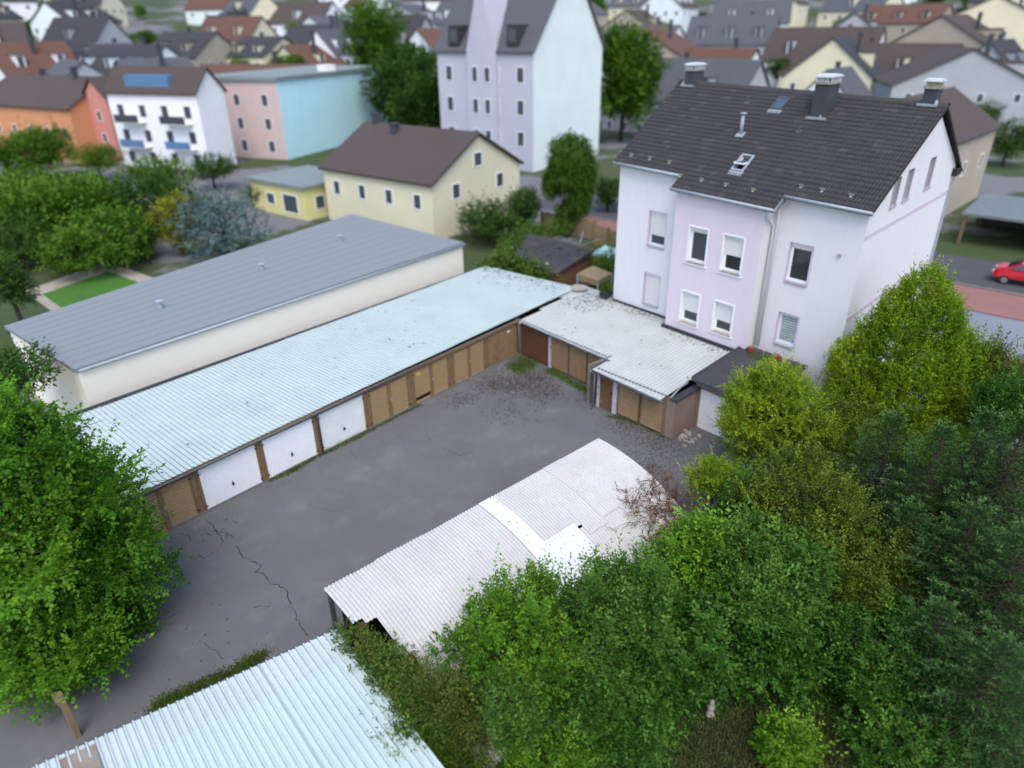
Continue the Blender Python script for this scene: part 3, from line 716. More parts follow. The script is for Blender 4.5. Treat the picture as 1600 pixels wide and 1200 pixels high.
tiles.sort(key=lambda t: np.linalg.norm(roof((t[0] + t[1]) / 2, (t[2] + t[3]) / 2) - CAM))
rest = MB(); rest2 = MB()
for i, t in enumerate(tiles):
    jit = abs(rng.normal(0, .004)); pale = rng.random() < .05
    if i < 300:
        b = MB(); tile_geo(b, t, jit); b.build('roof_tile', M_TILE2 if pale else M_TILE, roof_o, True)
    else: tile_geo(rest2 if pale else rest, t, jit)
k0 = len(rest.v); rest.v += rest2.v; rest.f += [tuple(k0 + q for q in f) for f in rest2.f]; rest.mi += [1] * len(rest2.f)
o = rest.build('roof_tiles', [M_TILE, M_TILE2], roof_o, True); o['kind'] = 'stuff'
b = MB()
for i in range(46):      # ridge caps
    p, q = rl_ + (rr_ - rl_) * i / 46, rl_ + (rr_ - rl_) * (i + 1.08) / 46; j = rng.uniform(0, .012)
    dv = (q - p); side = np.cross(dv / np.linalg.norm(dv), UP)
    pr = [(-.15, -.05), (-.09, .05), (0, .08), (.09, .05), (.15, -.05)]
    for (x0, z0), (x1, z1) in zip(pr[:-1], pr[1:]):
        b.quad(p + side * x0 + UP * (z0 + j + .02), q + side * x0 + UP * (z0 + j), q + side * x1 + UP * (z1 + j), p + side * x1 + UP * (z1 + j + .02))
b.build('ridge_cap', M_TILE2, roof_o)
# gutters and downpipes
def gutter(a0, a1, c, parent=house):
    b = MB(); p, q = roof(a0, c - .006, -.05), roof(a1, c - .006, -.05); d = NF * .03
    b.tube([p + d, q + d], .075, 8); b.box((0, -.1, -.12), (np.linalg.norm(q - p), .02, .03), p, np.array([(q - p) / np.linalg.norm(q - p), NF, UP])); return b.build('gutter', M_ZINC, parent, True)
gutter(0, a_of_s(4.35), 0); gutter(a_of_s(10.1), 1, 0); gutter(a_of_s(4.3), a_of_s(10.12), c_b)
def pipe(pts, r=.055, mat=M_TRIM, parent=house):
    b = MB(); b.tube(pts, r, 8); return b.build('downpipe', mat, parent, True)
pe = roof(a_of_s(9.95), c_b, -.12) + NF * .02
pipe([pe, pe + V(0, 0, -.18), hp(9.72, PB + .35, 9.0), hp(9.74, -.14, 8.7), hp(9.74, -.14, 2.6)])
pipe([roof(a_of_s(10.3), 0, -.1) + NF * .02, hp(10.22, -.15, 9.9), hp(9.93, -.14, 9.5), hp(9.93, -.14, 2.6)], .05)
pipe([hp(HL + .06, HD + .3, 9.85), hp(HL + .08, HD - .25, 9.3), hp(HL + .1, HD - .22, 4.6), hp(HL + .1, HD - .22, .2)], .055, M_ZINC)
b = MB(); b.box((-.3, -.06, 9.72), (.62, .24, 10.1), hp(HL, HD - .2, 0), AXG); b.build('eave_box', M_SOFFIT, house)
# chimneys
def chimney(s0, t0, ws, wt, ztop, label, cowl=True):
    b = MB(); ax = np.array([E1, EA, UP]); z0 = 12.0
    b.box((0, 0, z0), (ws, wt, ztop), hp(s0, t0, 0), ax)
    c = b.build('chimney', M_SLATE, roof_o); c['label'] = label
    b = MB(); zb = roof(a_of_s(s0 + ws / 2), (t0 + .3) / 7.35)[2]
    b.box((-.14, -.24, zb - .02), (ws + .14, -.004, zb + .075), hp(s0, t0, 0), ax)
    n1, n2 = roof(a_of_s(s0 + ws + .1), (t0 + .2) / 7.35, .07), roof(a_of_s(s0 + ws + .1), min(1, (t0 + wt + .3) / 7.35), .07)
    b.quad(n1, n2, n2 - E1 * .1 + UP * .14, n1 - E1 * .1 + UP * .14)
    b.build('flashing', M_LEAD, c)
    for zz in np.arange(zb + .35, ztop - .1, .38):
        pass
    b = MB(); b.box((-.06, -.06, ztop), (ws + .06, wt + .06, ztop + .1), hp(s0, t0, 0), ax); b.build('crown', M_CHTOP, c)
    b = MB(); b.box((-.1, -.1, ztop + .3), (ws + .1, wt + .1, ztop + .36), hp(s0, t0, 0), ax); b.box((-.06, .05, ztop + .36), (ws + .06, wt - .05, ztop + .42), hp(s0, t0, 0), ax); b.build('cover_plate', M_STRIPE, c)
    if cowl:
        b = MB()
        n = 7
        for i in range(n):
            x = ws * (i + .2) / n; b.box((x, -.05, ztop + .1), (x + ws / n * .5, -.02, ztop + .3), hp(s0, t0, 0), ax)
            y = wt * (i + .2) / n; b.box((ws + .02, y, ztop + .1), (ws + .05, y + wt / n * .5, ztop + .3), hp(s0, t0, 0), ax)
        b.build('cowl_slats', M_STRIPE, c)
        b = MB(); b.box((.06, .06, ztop + .1), (ws - .06, wt - .06, ztop + .3), hp(s0, t0, 0), ax); b.build('flue', M_DARK, c)
    else:
        b = MB(); b.box((.02, .02, ztop + .1), (ws - .02, wt - .02, ztop + .3), hp(s0, t0, 0), ax); b.build('flue', M_SILLT, c)
chimney(-.42, 6.6, .58, 1.2, 14.62, 'slated chimney at the far left end of the ridge')
chimney(8.42, 5.05, .72, 1.3, 14.4, 'tallest slated chimney in the middle of the roof')
chimney(13.0, 6.85, .6, .7, 14.3, 'short chimney with pale brick top near the right gable', False)
# roof windows
AXR = np.array([roof(1, .5) - roof(0, .5), roof(.5, 1) - roof(.5, 0), RN]); AXR = np.array([AXR[0] / np.linalg.norm(AXR[0]), AXR[1] / np.linalg.norm(AXR[1]), RN])
def skylight(s0, s1, c0, c1, opened):
    o0 = roof(a_of_s(s0), c0); w = np.linalg.norm(roof(a_of_s(s1), c0) - o0); h = np.linalg.norm(roof(a_of_s(s0), c1) - o0)
    b = MB(); f = .09
    b.box((0, 0, 0), (f, h, .12), o0, AXR); b.box((w - f, 0, 0), (w, h, .12), o0, AXR); b.box((f, 0, 0), (w - f, f, .12), o0, AXR); b.box((f, h - f, 0), (w - f, h, .12), o0, AXR)
    sk = b.build('roof_window', M_GUT if not opened else M_ZINC, roof_o)
    b = MB(); b.box((-.06, -.3, .03), (w + .06, -.004, .05), o0, AXR); b.build('apron', M_LEAD, sk)
    if not opened:
        b = MB(); b.box((f, f, .06), (w - f, h - f, .09), o0, AXR); b.build('pane', M_SKYGL, sk)
    else:
        b = MB()
        for lo, hi in (((f, f, -.45), (f + .02, h - f, 0)), ((w - f - .02, f, -.45), (w - f, h - f, 0)), ((f, h - f - .02, -.45), (w - f, h - f, 0)), ((f, f, -.45), (w - f, f + .02, 0))): b.box(lo, hi, o0, AXR)
        b.build('shaft', M_INTER, sk)
        b = MB(); b.box((f, f, -.47), (w - f, h - f, -.45), o0, AXR); b.build('shaft_opening', M_DARK, sk)
        b = MB(); mid = h * .52; a = math.radians(28)
        ax2 = np.array([AXR[0], AXR[1] * math.cos(a) + RN * math.sin(a), RN * math.cos(a) - AXR[1] * math.sin(a)])
        ax2 = np.array([AXR[0], -V(EA[0], EA[1], 0) * 1.0, UP]); oc = o0 + AXR[1] * mid + RN * .1
        b.box((.05, -.5, -.03), (w - .05, .45, .02), oc, ax2); b.build('sash', M_PVC, sk)
        b = MB(); b.box((.13, -.42, .021), (w - .13, .37, .03), oc, ax2); b.build('pane', M_SKYGL, sk)
skylight(6.36, 6.98, .768, .905, False); skylight(6.76, 7.44, .115, .275, True)
b = MB(); p = roof(a_of_s(5.84), .47); b.tube([p - UP * .1, p + UP * 1.0], .09, 10); b.tube([p + UP * 1.02, p + UP * 1.08], .17, 10); o = b.build('vent_pipe', M_ZINC, roof_o, True)
b = MB(); b.box((-.22, -.26, .03), (.22, .2, .06), p, AXR); b.build('flashing', M_LEAD, o)
for s_, c_ in ((4.86, .815), (8.63, .575)):
    p = roof(a_of_s(s_), c_); b = MB(); b.tube([p - UP * .05, p + UP * .32], .07, 8); b.box((-.14, -.16, .03), (.14, .14, .06), p, AXR); b.build('vent_pipe', M_GUT, roof_o)
for s_ in (.6, 1.9, 3.2, 4.4, 5.7, 7.1, 8.6, 10.6, 11.6, 12.9):      # snow guard clips near the eave
    c_ = .085 if (s_ < 4.3 or s_ > 10.2) else -.02
    p = roof(a_of_s(s_), c_, .05); b = MB(); b.box((-.05, -.16, 0), (.05, .1, .02), p, AXR); b.box((-.12, -.02, 0), (.12, .01, .1), p, AXR); b.build('snow_guard', M_CHTOP, roof_o)

# ------------------------------------------------------------------ arched shed in the yard
BA, BB = V(7.73, 14.04, 0), V(19.49, 12.58, 0); BL = float(np.linalg.norm(BB - BA)); BU = (BB - BA) / BL; BM = V(BU[1], -BU[0], 0)
BR, BZ = 7.7, 2.8
barrel = thing('arched_shed', 'half arched shed of white corrugated sheets beside the yard', 'shed', BA)
def arc(v):      # v = arc length from the yard edge
    t = v / BR
    return BR * math.sin(t), BZ - BR * (1 - math.cos(t)), t
def BF(k=0.0, tilt=0.0):
    def F(u, v):
        y, z, t = arc(v); n = BM * math.sin(t) + UP * math.cos(t)
        return BA + BU * u + BM * y + UP * z + n * (k + tilt * v), n
    return F
CP = .118
SINE = [(a * CP / 8, .021 * (1 - math.cos(a * math.pi / 4))) for a in range(8)]
VSEAM, VEND = 3.15, 7.2
u = 0.0; i = 0
edges = [0, .86, 1.72, 2.58, 3.44, 4.3, 5.1, 5.83, 6.36, 7.16, 8.0, 8.86, 9.72, 10.58, 11.3, BL]
for u0_, u1_ in zip(edges[:-1], edges[1:]):
    kk = rng.uniform(0, .03)
    if abs(u0_ - 5.83) < .01: continue
    hole = (lambda a, c: (a < .28 and c > 1.55) or (.28 <= a < .62 and 1.75 + .3 * math.sin(a * 20) * .3 < c < 2.75)) if u0_ == 0 else None
    corr('roof_sheet', BF(kk), u0_, u1_ + .03, -.02 - rng.uniform(0, .02), (2.72 if 6.3 < u0_ < 7.6 else VSEAM + rng.uniform(-.25, .15)) if u0_ > 0 else VSEAM, M_BARREL, barrel, CP, SINE, nv=16 if u0_ == 0 else 8, skip=hole)
    if 5.9 < u0_ < 7.1: continue
    if u0_ == 0: continue
    corr('roof_sheet', BF(kk - .04), u0_, u1_ + .03, VSEAM - .35, VEND, M_BARREL, barrel, CP, SINE, nv=10)
for (a0, a1, v0, v1, kk) in ((5.78, 6.40, -.03, VEND, .05), (6.36, 7.78, 2.55, VEND, .056)):
    o = corr('roof_sheet', BF(kk), a0, a1, v0, v1, M_SMOOTHW, barrel, .2, [(0, 0), (.1, .002)], nv=14); o['label'] = 'smooth bright white replacement sheet'
b = MB()
for v in (.1, 1.65, 3.2, 5.0):
    y, z, t = arc(v); p = BA + BM * y + UP * (z - .09); b.tube([p + BU * .02, p + BU * (BL - .05)], .05, 6)
b.build('purlin', M_RUST, barrel)
for k in range(6):
    p = BA + BU * (.1 + k * (BL - .2) / 5) + BM * .1; b = MB(); b.box((-.06, -.06, 0), (.06, .06, BZ - .08), p, np.array([BU, BM, UP])); b.build('post', M_GUT, barrel)
b = MB()
pts = [BA + BU * (BL - .12) + BM * arc(v)[0] + UP * (arc(v)[1] - .06) for v in np.linspace(.05, 6.6, 12)]
pts += [V(pts[-1][0], pts[-1][1], 0), V(pts[0][0], pts[0][1], 0)]; b.poly(pts); b.build('end_wall', M_CONC, barrel)
b = MB(); b.box((.2, .5, 0), (BL - .3, .56, 2.55), BA, np.array([BU, BM, UP])); b.build('interior_shade_panel', M_DARK, barrel)  # near-black panel added to stand in for the shade inside the shed
fx = []
for v in (.1, 1.65, 3.05, 5.0):
    y, z, _t = arc(v)
    for k in range(42): fx.append(BA + BU * (.14 + k * .282) + BM * y + UP * (z + .06))
o = flakes('roof_screws', M_RUST, np.array(fx), .016, zs=.006); o.parent = barrel; o.location = -Vector(barrel.location)
spots = []
for k in range(90):
    uu, vv = rng.uniform(5.9, 7.7), rng.uniform(0, 5.5)
    if uu > 6.35 and vv < 2.6: continue
    y, z, t = arc(vv); spots.append(BA + BU * uu + BM * y + UP * (z + .07))
o = flakes('roof_debris', M_CHIP, np.array(spots), .028, zs=.01); tag(o, 'small dead leaves and grit lying on the smooth white sheet', 'debris')

# ------------------------------------------------------------------ pale blue shed roof in the foreground
S0, S1 = V(-.9, 15.25, 2.35), V(7.25, 12.95, 2.35); SU = (S1 - S0) / np.linalg.norm(S1 - S0); SLn = float(np.linalg.norm(S1 - S0))
SD = V(-.155, -.985, 0); SD = SD / np.linalg.norm(SD)
bshed = thing('corrugated_shed', 'shed with pale blue ribbed metal roof in the near left corner', 'shed', (S0[0], S0[1], 0))
TRAP2 = [(0, 0), (.110, 0), (.116, -.04), (.136, -.04), (.142, .045), (.172, .045), (.184, 0)]  # rib with the same added groove that draws a dark shade line
def SF(k=0.0):
    def F(u, v):
        p = S0 + SU * u + SD * v; p = p + UP * (-.045 * v + k); return p, V(0, 0, 1)
    return F
edges = np.linspace(0, SLn, 9)
for i, (u0_, u1_) in enumerate(zip(edges[:-1], edges[1:])):
    cut = 6.5
    o = corr('roof_sheet', SF(rng.uniform(0, .006)), u0_, u1_ + .02, -rng.uniform(0, .04), 1.05, M_ROOFS, bshed, .2, TRAP2, nv=2)
    corr('roof_sheet', SF(.012 + rng.uniform(0, .006)), u0_, u1_ + .02, 1.0, 6.6, M_ROOFB, bshed, .2, TRAP2, nv=4)
b = MB(); ax = np.array([SU, SD, UP])
b.box((1.75, .12, 2.37), (2.5, .95, 2.376), V(S0[0], S0[1], 0), ax); o = b.build('clear_panel', M_TRANSL, bshed); o['label'] = 'dirty see-through patch showing brown wood'
b = MB(); ob = V(S0[0], S0[1], 0); b.box((.15, .25, 0), (.3, 6.3, 2.0), ob, ax); b.box((SLn - .3, .25, 0), (SLn - .15, 6.3, 2.0), ob, ax); b.box((.3, .25, 0), (SLn - .3, .4, 2.25), ob, ax); b.build('wall', M_CONC, bshed)
b = MB(); b.tube([S0 + UP * -.07 - SD * .06, S1 + UP * -.07 - SD * .06], .05, 8); b.build('gutter', M_GUT, bshed, True)

# ------------------------------------------------------------------ long cream hall
def prism_thing(name, label, cat, pts, h, wall, roofm, over=.15, rt=.18):
    c = np.mean([p for p in pts], 0); t = thing(name, label, cat, (c[0], c[1], 0))
    b = MB(); b.prism(pts, 0, h); b.build('wall', wall, t)
    b = MB(); q = [np.array(p) + (np.array(p) - c) / np.linalg.norm(np.array(p) - c) * over for p in pts]; b.prism(q, h + .002, h + rt); b.build('roof', roofm, t)
    return t
hall_pts = [V(8.2, 32.6), V(32.9, 33.0), V(33.2, 45.6), V(7.9, 40.7)]
hall = prism_thing('long_hall', 'long low cream hall with flat grey roof behind the garage row', 'hall', hall_pts, 3.85, M_HALLW, M_HALLR)
b = MB(); b.tube([V(8.2, 32.45, 3.9), V(33.0, 32.85, 3.9)], .07, 6); b.build('gutter', M_ZINC, hall, True)

for q in range(1, 11):      # lapped felt seams, vents and a downpipe
    f = q / 11; p0_, p1_ = hall_pts[0] * (1 - f) + hall_pts[3] * f, hall_pts[1] * (1 - f) + hall_pts[2] * f
    d_ = p1_ - p0_; ln_ = np.linalg.norm(d_); ux_ = V(*(d_ / ln_), 0)
    b = MB(); b.box((.1, -.05, 4.03), (ln_ - .1, .05, 4.045), V(*p0_, 0), np.array([ux_, V(-ux_[1], ux_[0], 0), UP])); b.build('felt_seam', M_HALLR, hall)
for x_, y_ in ((14, 37), (21, 38.5), (28, 40)):
    b = MB(); b.tube([V(x_, y_, 4.0), V(x_, y_, 4.35)], .12, 8); b.tube([V(x_, y_, 4.37), V(x_, y_, 4.43)], .2, 8); b.build('roof_vent', M_ZINC, hall)
# ------------------------------------------------------------------ brick garden shed and things around it
SH = [V(35.6, 30.9), V(35.1, 26.6), V(41.1, 27.7), V(41.2, 34.0)]
shed = thing('brick_shed', 'small brick shed with flat dark felt roof behind the garages', 'shed', (38, 30, 0))
cS = np.mean(SH, 0)
inn = [p + (cS - p) / np.linalg.norm(cS - p) * .35 for p in SH]
b = MB(); b.prism(inn, 0, 2.42); b.build('wall', M_MORT, shed)
def brickwall(p, q, z0, z1, parent, n_out, L=.42, Hh=.16):
    d = q - p; ln = np.linalg.norm(d); ux = V(*(d / ln), 0); ax = np.array([ux, V(*n_out, 0), UP]); r = 0; z = z0; proto = {}
    b = None
    while z < z1 - .03:
        x = -(L / 2) * (r % 2)
        while x < ln - .02:
            xa, xb = max(x, 0) + .012, min(x + L, ln) - .012
            if xb - xa > .05:
                b = MB(); b.box((xa, 0, z + .01), (xb, .028 + rng.uniform(-.004, .006), min(z + Hh, z1) - .01), V(p[0], p[1], 0), ax); b.build('brick', M_BRICK, parent)
            x += L
        z += Hh; r += 1
def outn(p, q, c):
    d = q - p; n = V(d[1], -d[0]); n = n / np.linalg.norm(n); return n if n @ ((p + q) / 2 - c) > 0 else -n
brickwall(inn[1], inn[2], 1.0, 2.4, shed, outn(inn[1], inn[2], cS)); brickwall(inn[0], inn[1], 1.75, 2.4, shed, outn(inn[0], inn[1], cS))
b = MB(); b.prism(SH, 2.43, [2.62, 2.56, 2.66, 2.72]); b.build('roof', M_FELT, shed)
b = MB(); b.tube([V(36.1, 28.2, 2.6), V(36.1, 28.2, 2.72)], .16, 10); b.build('vent_cap', M_STONE, shed)
b = MB()
for k in range(4): b.box((35.5 + rng.uniform(0, .3), 29.3 + k * .35, 2.62), (35.85 + rng.uniform(0, .2), 29.55 + k * .35, 2.68))
b.build('loose_slates', M_CHIP, shed)
fl = np.stack([rng.uniform(37.2, 40.8, 260), rng.uniform(27.8, 32.5, 260), np.full(260, 2.69)], -1)
o = flakes('shed_moss', M_DIRT, fl, .09); tag(o, 'brown moss and dead leaves on the dark felt shed roof', 'moss')
# little lean-to canopy, disc, pots, fence, dryer, cover
c0 = gp(930, 430, 2.2)
t = thing('tan_canopy', 'small tan board canopy beside the brick shed', 'canopy', (c0[0], c0[1], 0))
b = MB(); P4 = [gp(905, 432, 2.3), gp(926, 406, 2.45), gp(951, 417, 2.3), gp(928, 433, 2.1)]
P4 = [V(c0[0] - .75, c0[1] + .9, 2.35), V(c0[0] + .85, c0[1] + .8, 2.5), V(c0[0] + .8, c0[1] - .8, 2.3), V(c0[0] - .75, c0[1] - .75, 2.15)]
b.poly([p for p in P4]); b.poly([p - UP * .05 for p in P4]); b.quad(P4[0], P4[3], P4[3] - UP * .35, P4[0] - UP * .5); b.quad(P4[2], P4[3], P4[3] - UP * .35, P4[2] - UP * .3); b.build('board', M_TAN, t)
for p in (P4[2], P4[3], P4[0]):
    b = MB(); b.box((p[0] - .05, p[1] - .05, 0), (p[0] + .05, p[1] + .05, p[2] - .06)); b.build('post', M_ZINC, t)
d0 = gp(905, 449, 2.42)
o = MB(); o.tube([V(d0[0], d0[1], 2.36), V(d0[0], d0[1], 2.43)], .55, 20); tag(o.build('stone_disc', M_STONE, org=(d0[0], d0[1], 2.36)), 'round tan stone disc lying where the two garage roofs meet', 'disc')
p0_ = gp(948, 462, 2.4)
t = thing('roof_planter', 'dark trough with green plant on the wing roof by the house corner', 'planter', (p0_[0], p0_[1], 2.36)); planter_at = (p0_[0], p0_[1])
b = MB(); b.box((p0_[0] - .45, p0_[1] - .25, 2.4), (p0_[0] + .3, p0_[1] + .25, 2.72)); b.build('trough', M_POTD, t)
planter_root = t
def panel_fence(name, label, a, c, h, mat, nb=14, group=None):
    t = thing(name, label, 'fence', (a[0], a[1], 0), group); d = c - a; ln = np.linalg.norm(d); ux = d / ln; ax = np.array([V(*ux, 0), V(-ux[1], ux[0], 0), UP]); og = V(a[0], a[1], 0)
    for x in (0, ln): 
        b = MB(); b.box((x - .05, -.05, 0), (x + .05, .05, h + .08), og, ax); b.build('post', M_WOODP, t)
    for k in range(nb):
        b = MB(); z = .08 + k * (h - .1) / nb; b.box((.06, -.015 + .02 * (k % 2), z), (ln - .06, .01 + .02 * (k % 2), z + (h - .1) / nb - .012), og, ax); b.build('slat', mat, t)
    return t
fa = [gp(x, y, 0)[:2] for x, y in ((925, 384), (950, 390))]
panel_fence('garden_fence', 'solid tan wooden fence panel left of the house corner', V(49.6, 33.6), V(48.9, 31.7), 1.9, M_WOOD)
panel_fence('garden_fence', 'fence panel of spaced slats next to the white house wall', V(48.85, 31.5), V(48.2, 29.7), 1.9, M_WOODG, 12)
for k in range(3): panel_fence('garden_fence', ['wooden fence panel behind the birch trunk', 'wooden fence panel left of the birch', 'ivy grown fence panel behind the brick shed'][k], V(50.6 - .0 * k, 36.0 + k * 2.1), V(50.6, 34.1 + k * 2.1), 1.8, M_WOODG, 12)
r0 = gp(886, 400, 0); r0 = V(44.2, 31.2, 0)
t = thing('rotary_dryer', 'grey rotary clothes dryer behind the brick shed', 'clothes dryer', (r0[0], r0[1], 0))
b = MB(); b.tube([r0, r0 + UP * 2.1], .03, 6); b.build('pole', M_ZINC, t)
for k in range(4):
    a = .5 + k * math.pi / 2; e = r0 + V(math.cos(a) * 1.7, math.sin(a) * 1.7, 2.25); b = MB(); b.tube([r0 + UP * 1.5, e], .025, 5); b.build('arm', M_ZINC, t)
b = MB()
for rr in (.8, 1.2, 1.65):
    for k in range(4):
        a, c = .5 + k * math.pi / 2, .5 + (k + 1) * math.pi / 2; zz = 1.5 + .75 * rr / 1.7
        b.tube([r0 + V(math.cos(a) * rr, math.sin(a) * rr, zz), r0 + V(math.cos(c) * rr, math.sin(c) * rr, zz)], .012, 4)
b.build('line', M_GUT, t)
q0 = gp(950, 392, 1.2); t = thing('teal_cover', 'pale teal tarpaulin cover beside the house wall', 'tarpaulin', (q0[0], q0[1], 0))
b = MB(); b.prism([V(q0[0] - .9, q0[1] + .8), V(q0[0] - .9, q0[1] - .9), V(q0[0] + .8, q0[1] - .9), V(q0[0] + .8, q0[1] + .8)], .9, [1.15, 1.3, 1.2, 1.35]); b.build('sheet', M_TEAL, t)
b = MB(); b.box((q0[0] - .8, q0[1] - .7, 0), (q0[0] + .7, q0[1] + .7, .9)); b.build('stack', M_WOODP, t)
# pots on the flat garage roof
for k, (u_, v_, r_) in enumerate(((.55, 4.15, .16), (1.9, 4.25, .17), (2.35, 4.2, .13))):
    p = FO + E1 * u_ + EA * v_ + UP * 2.62
    t = MB(); t.tube([p, p + UP * .12, p + UP * .26], [r_ * .7, r_ * .9, r_], 12); tag(t.build('flower_pot', M_POT if k < 2 else M_STONE, org=p), ['terracotta pot on the flat roof left of the blind window', 'terracotta pot under the blind window on the flat roof', 'pale pot right of the terracotta pot on the flat roof'][k], 'flower pot')
# rubble by the wing corner
c0 = gp(1074, 686); rb = thing('rubble_heap', 'small heap of broken plaster beside the wing corner', 'rubble', (c0[0], c0[1], 0))
for k in range(22):
    x, y = c0[0] + rng.normal(0, .35), c0[1] + rng.normal(0, .25); s_ = rng.uniform(.04, .14); a = rng.uniform(0, 3)
    b = MB(); ax = np.array([V(math.cos(a), math.sin(a), .2), V(-math.sin(a), math.cos(a), .1), UP]); b.box((-s_, -s_ * .7, 0), (s_, s_ * .7, s_ * .6), V(x, y, .01), ax); b.build('piece', M_RUBBLE, rb)
# fence post at the near left, stone statue in the garden
p = gp(122, 1150)
b = MB(); b.box((p[0] - .07, p[1] - .09, 0), (p[0] + .07, p[1] + .09, 1.7)); b.box((p[0] - .1, p[1] + .2, 1.1), (p[0] - .04, p[1] + 2.6, 1.25)); tag(b.build('fence_post', M_WOODG, org=(p[0], p[1], 0)), 'weathered wooden post with rail under the left tree', 'post')
p = gp(1109, 1118)
b = MB(); b.tube([p, p + UP * .1, p + UP * .12, p + UP * .3, p + UP * .42, p + UP * .5, p + UP * .52, p + UP * .6, p + UP * .66], [.13, .13, .09, .1, .115, .06, .07, .075, .02], 10); tag(b.build('garden_statue', M_STONE, None, True, org=p), 'small pale stone figure standing in the dark garden', 'statue')

# ------------------------------------------------------------------ background town
def col(name, c, r=.9): return mk(name, c, r, tuple(x * .88 for x in c), .3, .5)
ROOFB = col('roof_brown', (.075, .058, .052)); ROOFG = col('roof_grey', (.085, .09, .10)); ROOFD = col('roof_dark', (.045, .045, .05)); ROOFGG = col('roof_greygreen', (.20, .235, .23)); ROOFR = col('roof_redbrown', (.12, .062, .045))
WCREAM = col('wall_cream', (.72, .66, .47)); WBLUE = col('wall_lightblue', (.58, .86, .90)); WPINK = col('wall_dusty_pink', (.58, .45, .42)); WWHITE = col('wall_white', (.82, .82, .82)); WLIL = col('wall_lilac_white', (.47, .47, .54))
WORA = col('wall_orange', (.62, .28, .14)); WCOR = col('wall_coral', (.60, .25, .21)); WYEL = col('wall_yellow', (.72, .66, .30)); WBEI = col('wall_beige', (.42, .36, .28)); WPUR = col('wall_purple', (.40, .14, .36)); WMINT = col('wall_pale_mint', (.74, .80, .78)); WGREY = col('wall_grey', (.36, .38, .40))
BLUED = col('dormer_blue', (.10, .20, .34))
GLS = mk('far_glass', (.05, .06, .075), .15, (.08, .09, .1), .5, .5, spec=.7)
def rows(L, n, z, w=1.0, h=1.3, s0=.0): return [((L - s0) * (i + .5) / n + s0 - w / 2, (L - s0) * (i + .5) / n + s0 + w / 2, z, z + h) for i in range(n)]
def building(name, label, cat, C, ang, LA, LB, eave, wall, roofm, ridge=None, axis='A', winA=(), winB=(), wallB=None, over=.35, chim=(), group=None, z0=0.0, hip=0.0, flat_t=.25, frame=None, dorm=0):
    """block with near corner C; A side runs along ang, B side along ang+90. winA on the face along A (facing -B), winB on the face along B (facing -A)"""
    a = math.radians(ang); ua = V(math.cos(a), math.sin(a), 0); ub = V(-math.sin(a), math.cos(a), 0); C = V(C[0], C[1], 0)
    t = thing(name, label, cat, (C[0], C[1], z0), group)
    P = lambda x, y, z: C + ua * x + ub * y + UP * z
    wm = [wall, wallB or wall]
    b = MB()
    def face(p, q, mi, apex=None):
        pts = [p + UP * (z0 - 3), q + UP * (z0 - 3), q + UP * eave]
        if apex is not None: pts.append(apex)
        pts.append(p + UP * eave); b.poly(pts, mi)
    rz = ridge
    A0, A1, A2, A3 = P(0, 0, 0), P(LA, 0, 0), P(LA, LB, 0), P(0, LB, 0)
    if rz is None or hip: ap = [None] * 4
    elif axis == 'A': ap = [None, P(LA, LB / 2, rz), None, P(0, LB / 2, rz)]
    else: ap = [P(LA / 2, 0, rz), None, P(LA / 2, LB, rz), None]
    face(A0, A1, 0, ap[0]); face(A1, A2, 1, ap[1]); face(A2, A3, 0, ap[2]); face(A3, A0, 1, ap[3])
    b.build('wall', wm, t)
    b = MB(); ov = over
    if rz is None:
        b.box((-ov, -ov, eave), (LA + ov, LB + ov, eave + flat_t), C, np.array([ua, ub, UP]))
    elif hip:
        h = hip
        r0, r1 = (P(h, LB / 2, rz), P(LA - h, LB / 2, rz)) if axis == 'A' else (P(LA / 2, h, rz), P(LA / 2, LB - h, rz))
        e = [P(-ov, -ov, eave - .1), P(LA + ov, -ov, eave - .1), P(LA + ov, LB + ov, eave - .1), P(-ov, LB + ov, eave - .1)]
        if axis == 'A': b.quad(e[0], e[1], r1, r0); b.tri(e[1], e[2], r1); b.quad(e[2], e[3], r0, r1); b.tri(e[3], e[0], r0)
        else: b.tri(e[0], e[1], r0); b.quad(e[1], e[2], r1, r0); b.tri(e[2], e[3], r1); b.quad(e[3], e[0], r0, r1)
        b.poly(e[::-1])
    else:
        half = LB / 2 if axis == 'A' else LA / 2; sl = (rz - eave) / half; th = .22
        for sgn in (0, 1):
            if axis == 'A':
                y0 = -ov if sgn == 0 else LB + ov
                q = [P(-ov, y0, eave - ov * sl), P(LA + ov, y0, eave - ov * sl), P(LA + ov, LB / 2, rz), P(-ov, LB / 2, rz)]
            else:
                x0 = -ov if sgn == 0 else LA + ov
                q = [P(x0, -ov, eave - ov * sl), P(x0, LB + ov, eave - ov * sl), P(LA / 2, LB + ov, rz), P(LA / 2, -ov, rz)]
            k = len(b.v); b.v += [p + UP * .03 for p in q] + [p + UP * (.03 + th) for p in q]
            for f in ((0, 1, 2, 3), (7, 6, 5, 4), (0, 4, 5, 1), (1, 5, 6, 2), (2, 6, 7, 3), (3, 7, 4, 0)): b.f.append(tuple(k + i for i in f)); b.mi.append(0)
    rfo = b.build('roof', roofm, t)
    for side, wins in (('A', winA), ('B', winB)):
        ux = ua if side == 'A' else ub; n = -ub if side == 'A' else -ua; ax = np.array([ux, n, UP])
        for (s0, s1, za, zb) in wins:
            b = MB(); f = .09
            b.box((s0, -.02, za), (s1, .05, za + f), C, ax); b.box((s0, -.02, zb - f), (s1, .05, zb), C, ax); b.box((s0, -.02, za + f), (s0 + f, .05, zb - f), C, ax); b.box((s1 - f, -.02, za + f), (s1, .05, zb - f), C, ax)
            w = b.build('window', frame or M_PVC, t); b = MB(); b.box((s0 + f, -.01, za + f), (s1 - f, .02, zb - f), C, ax); b.build('pane', GLS, w)
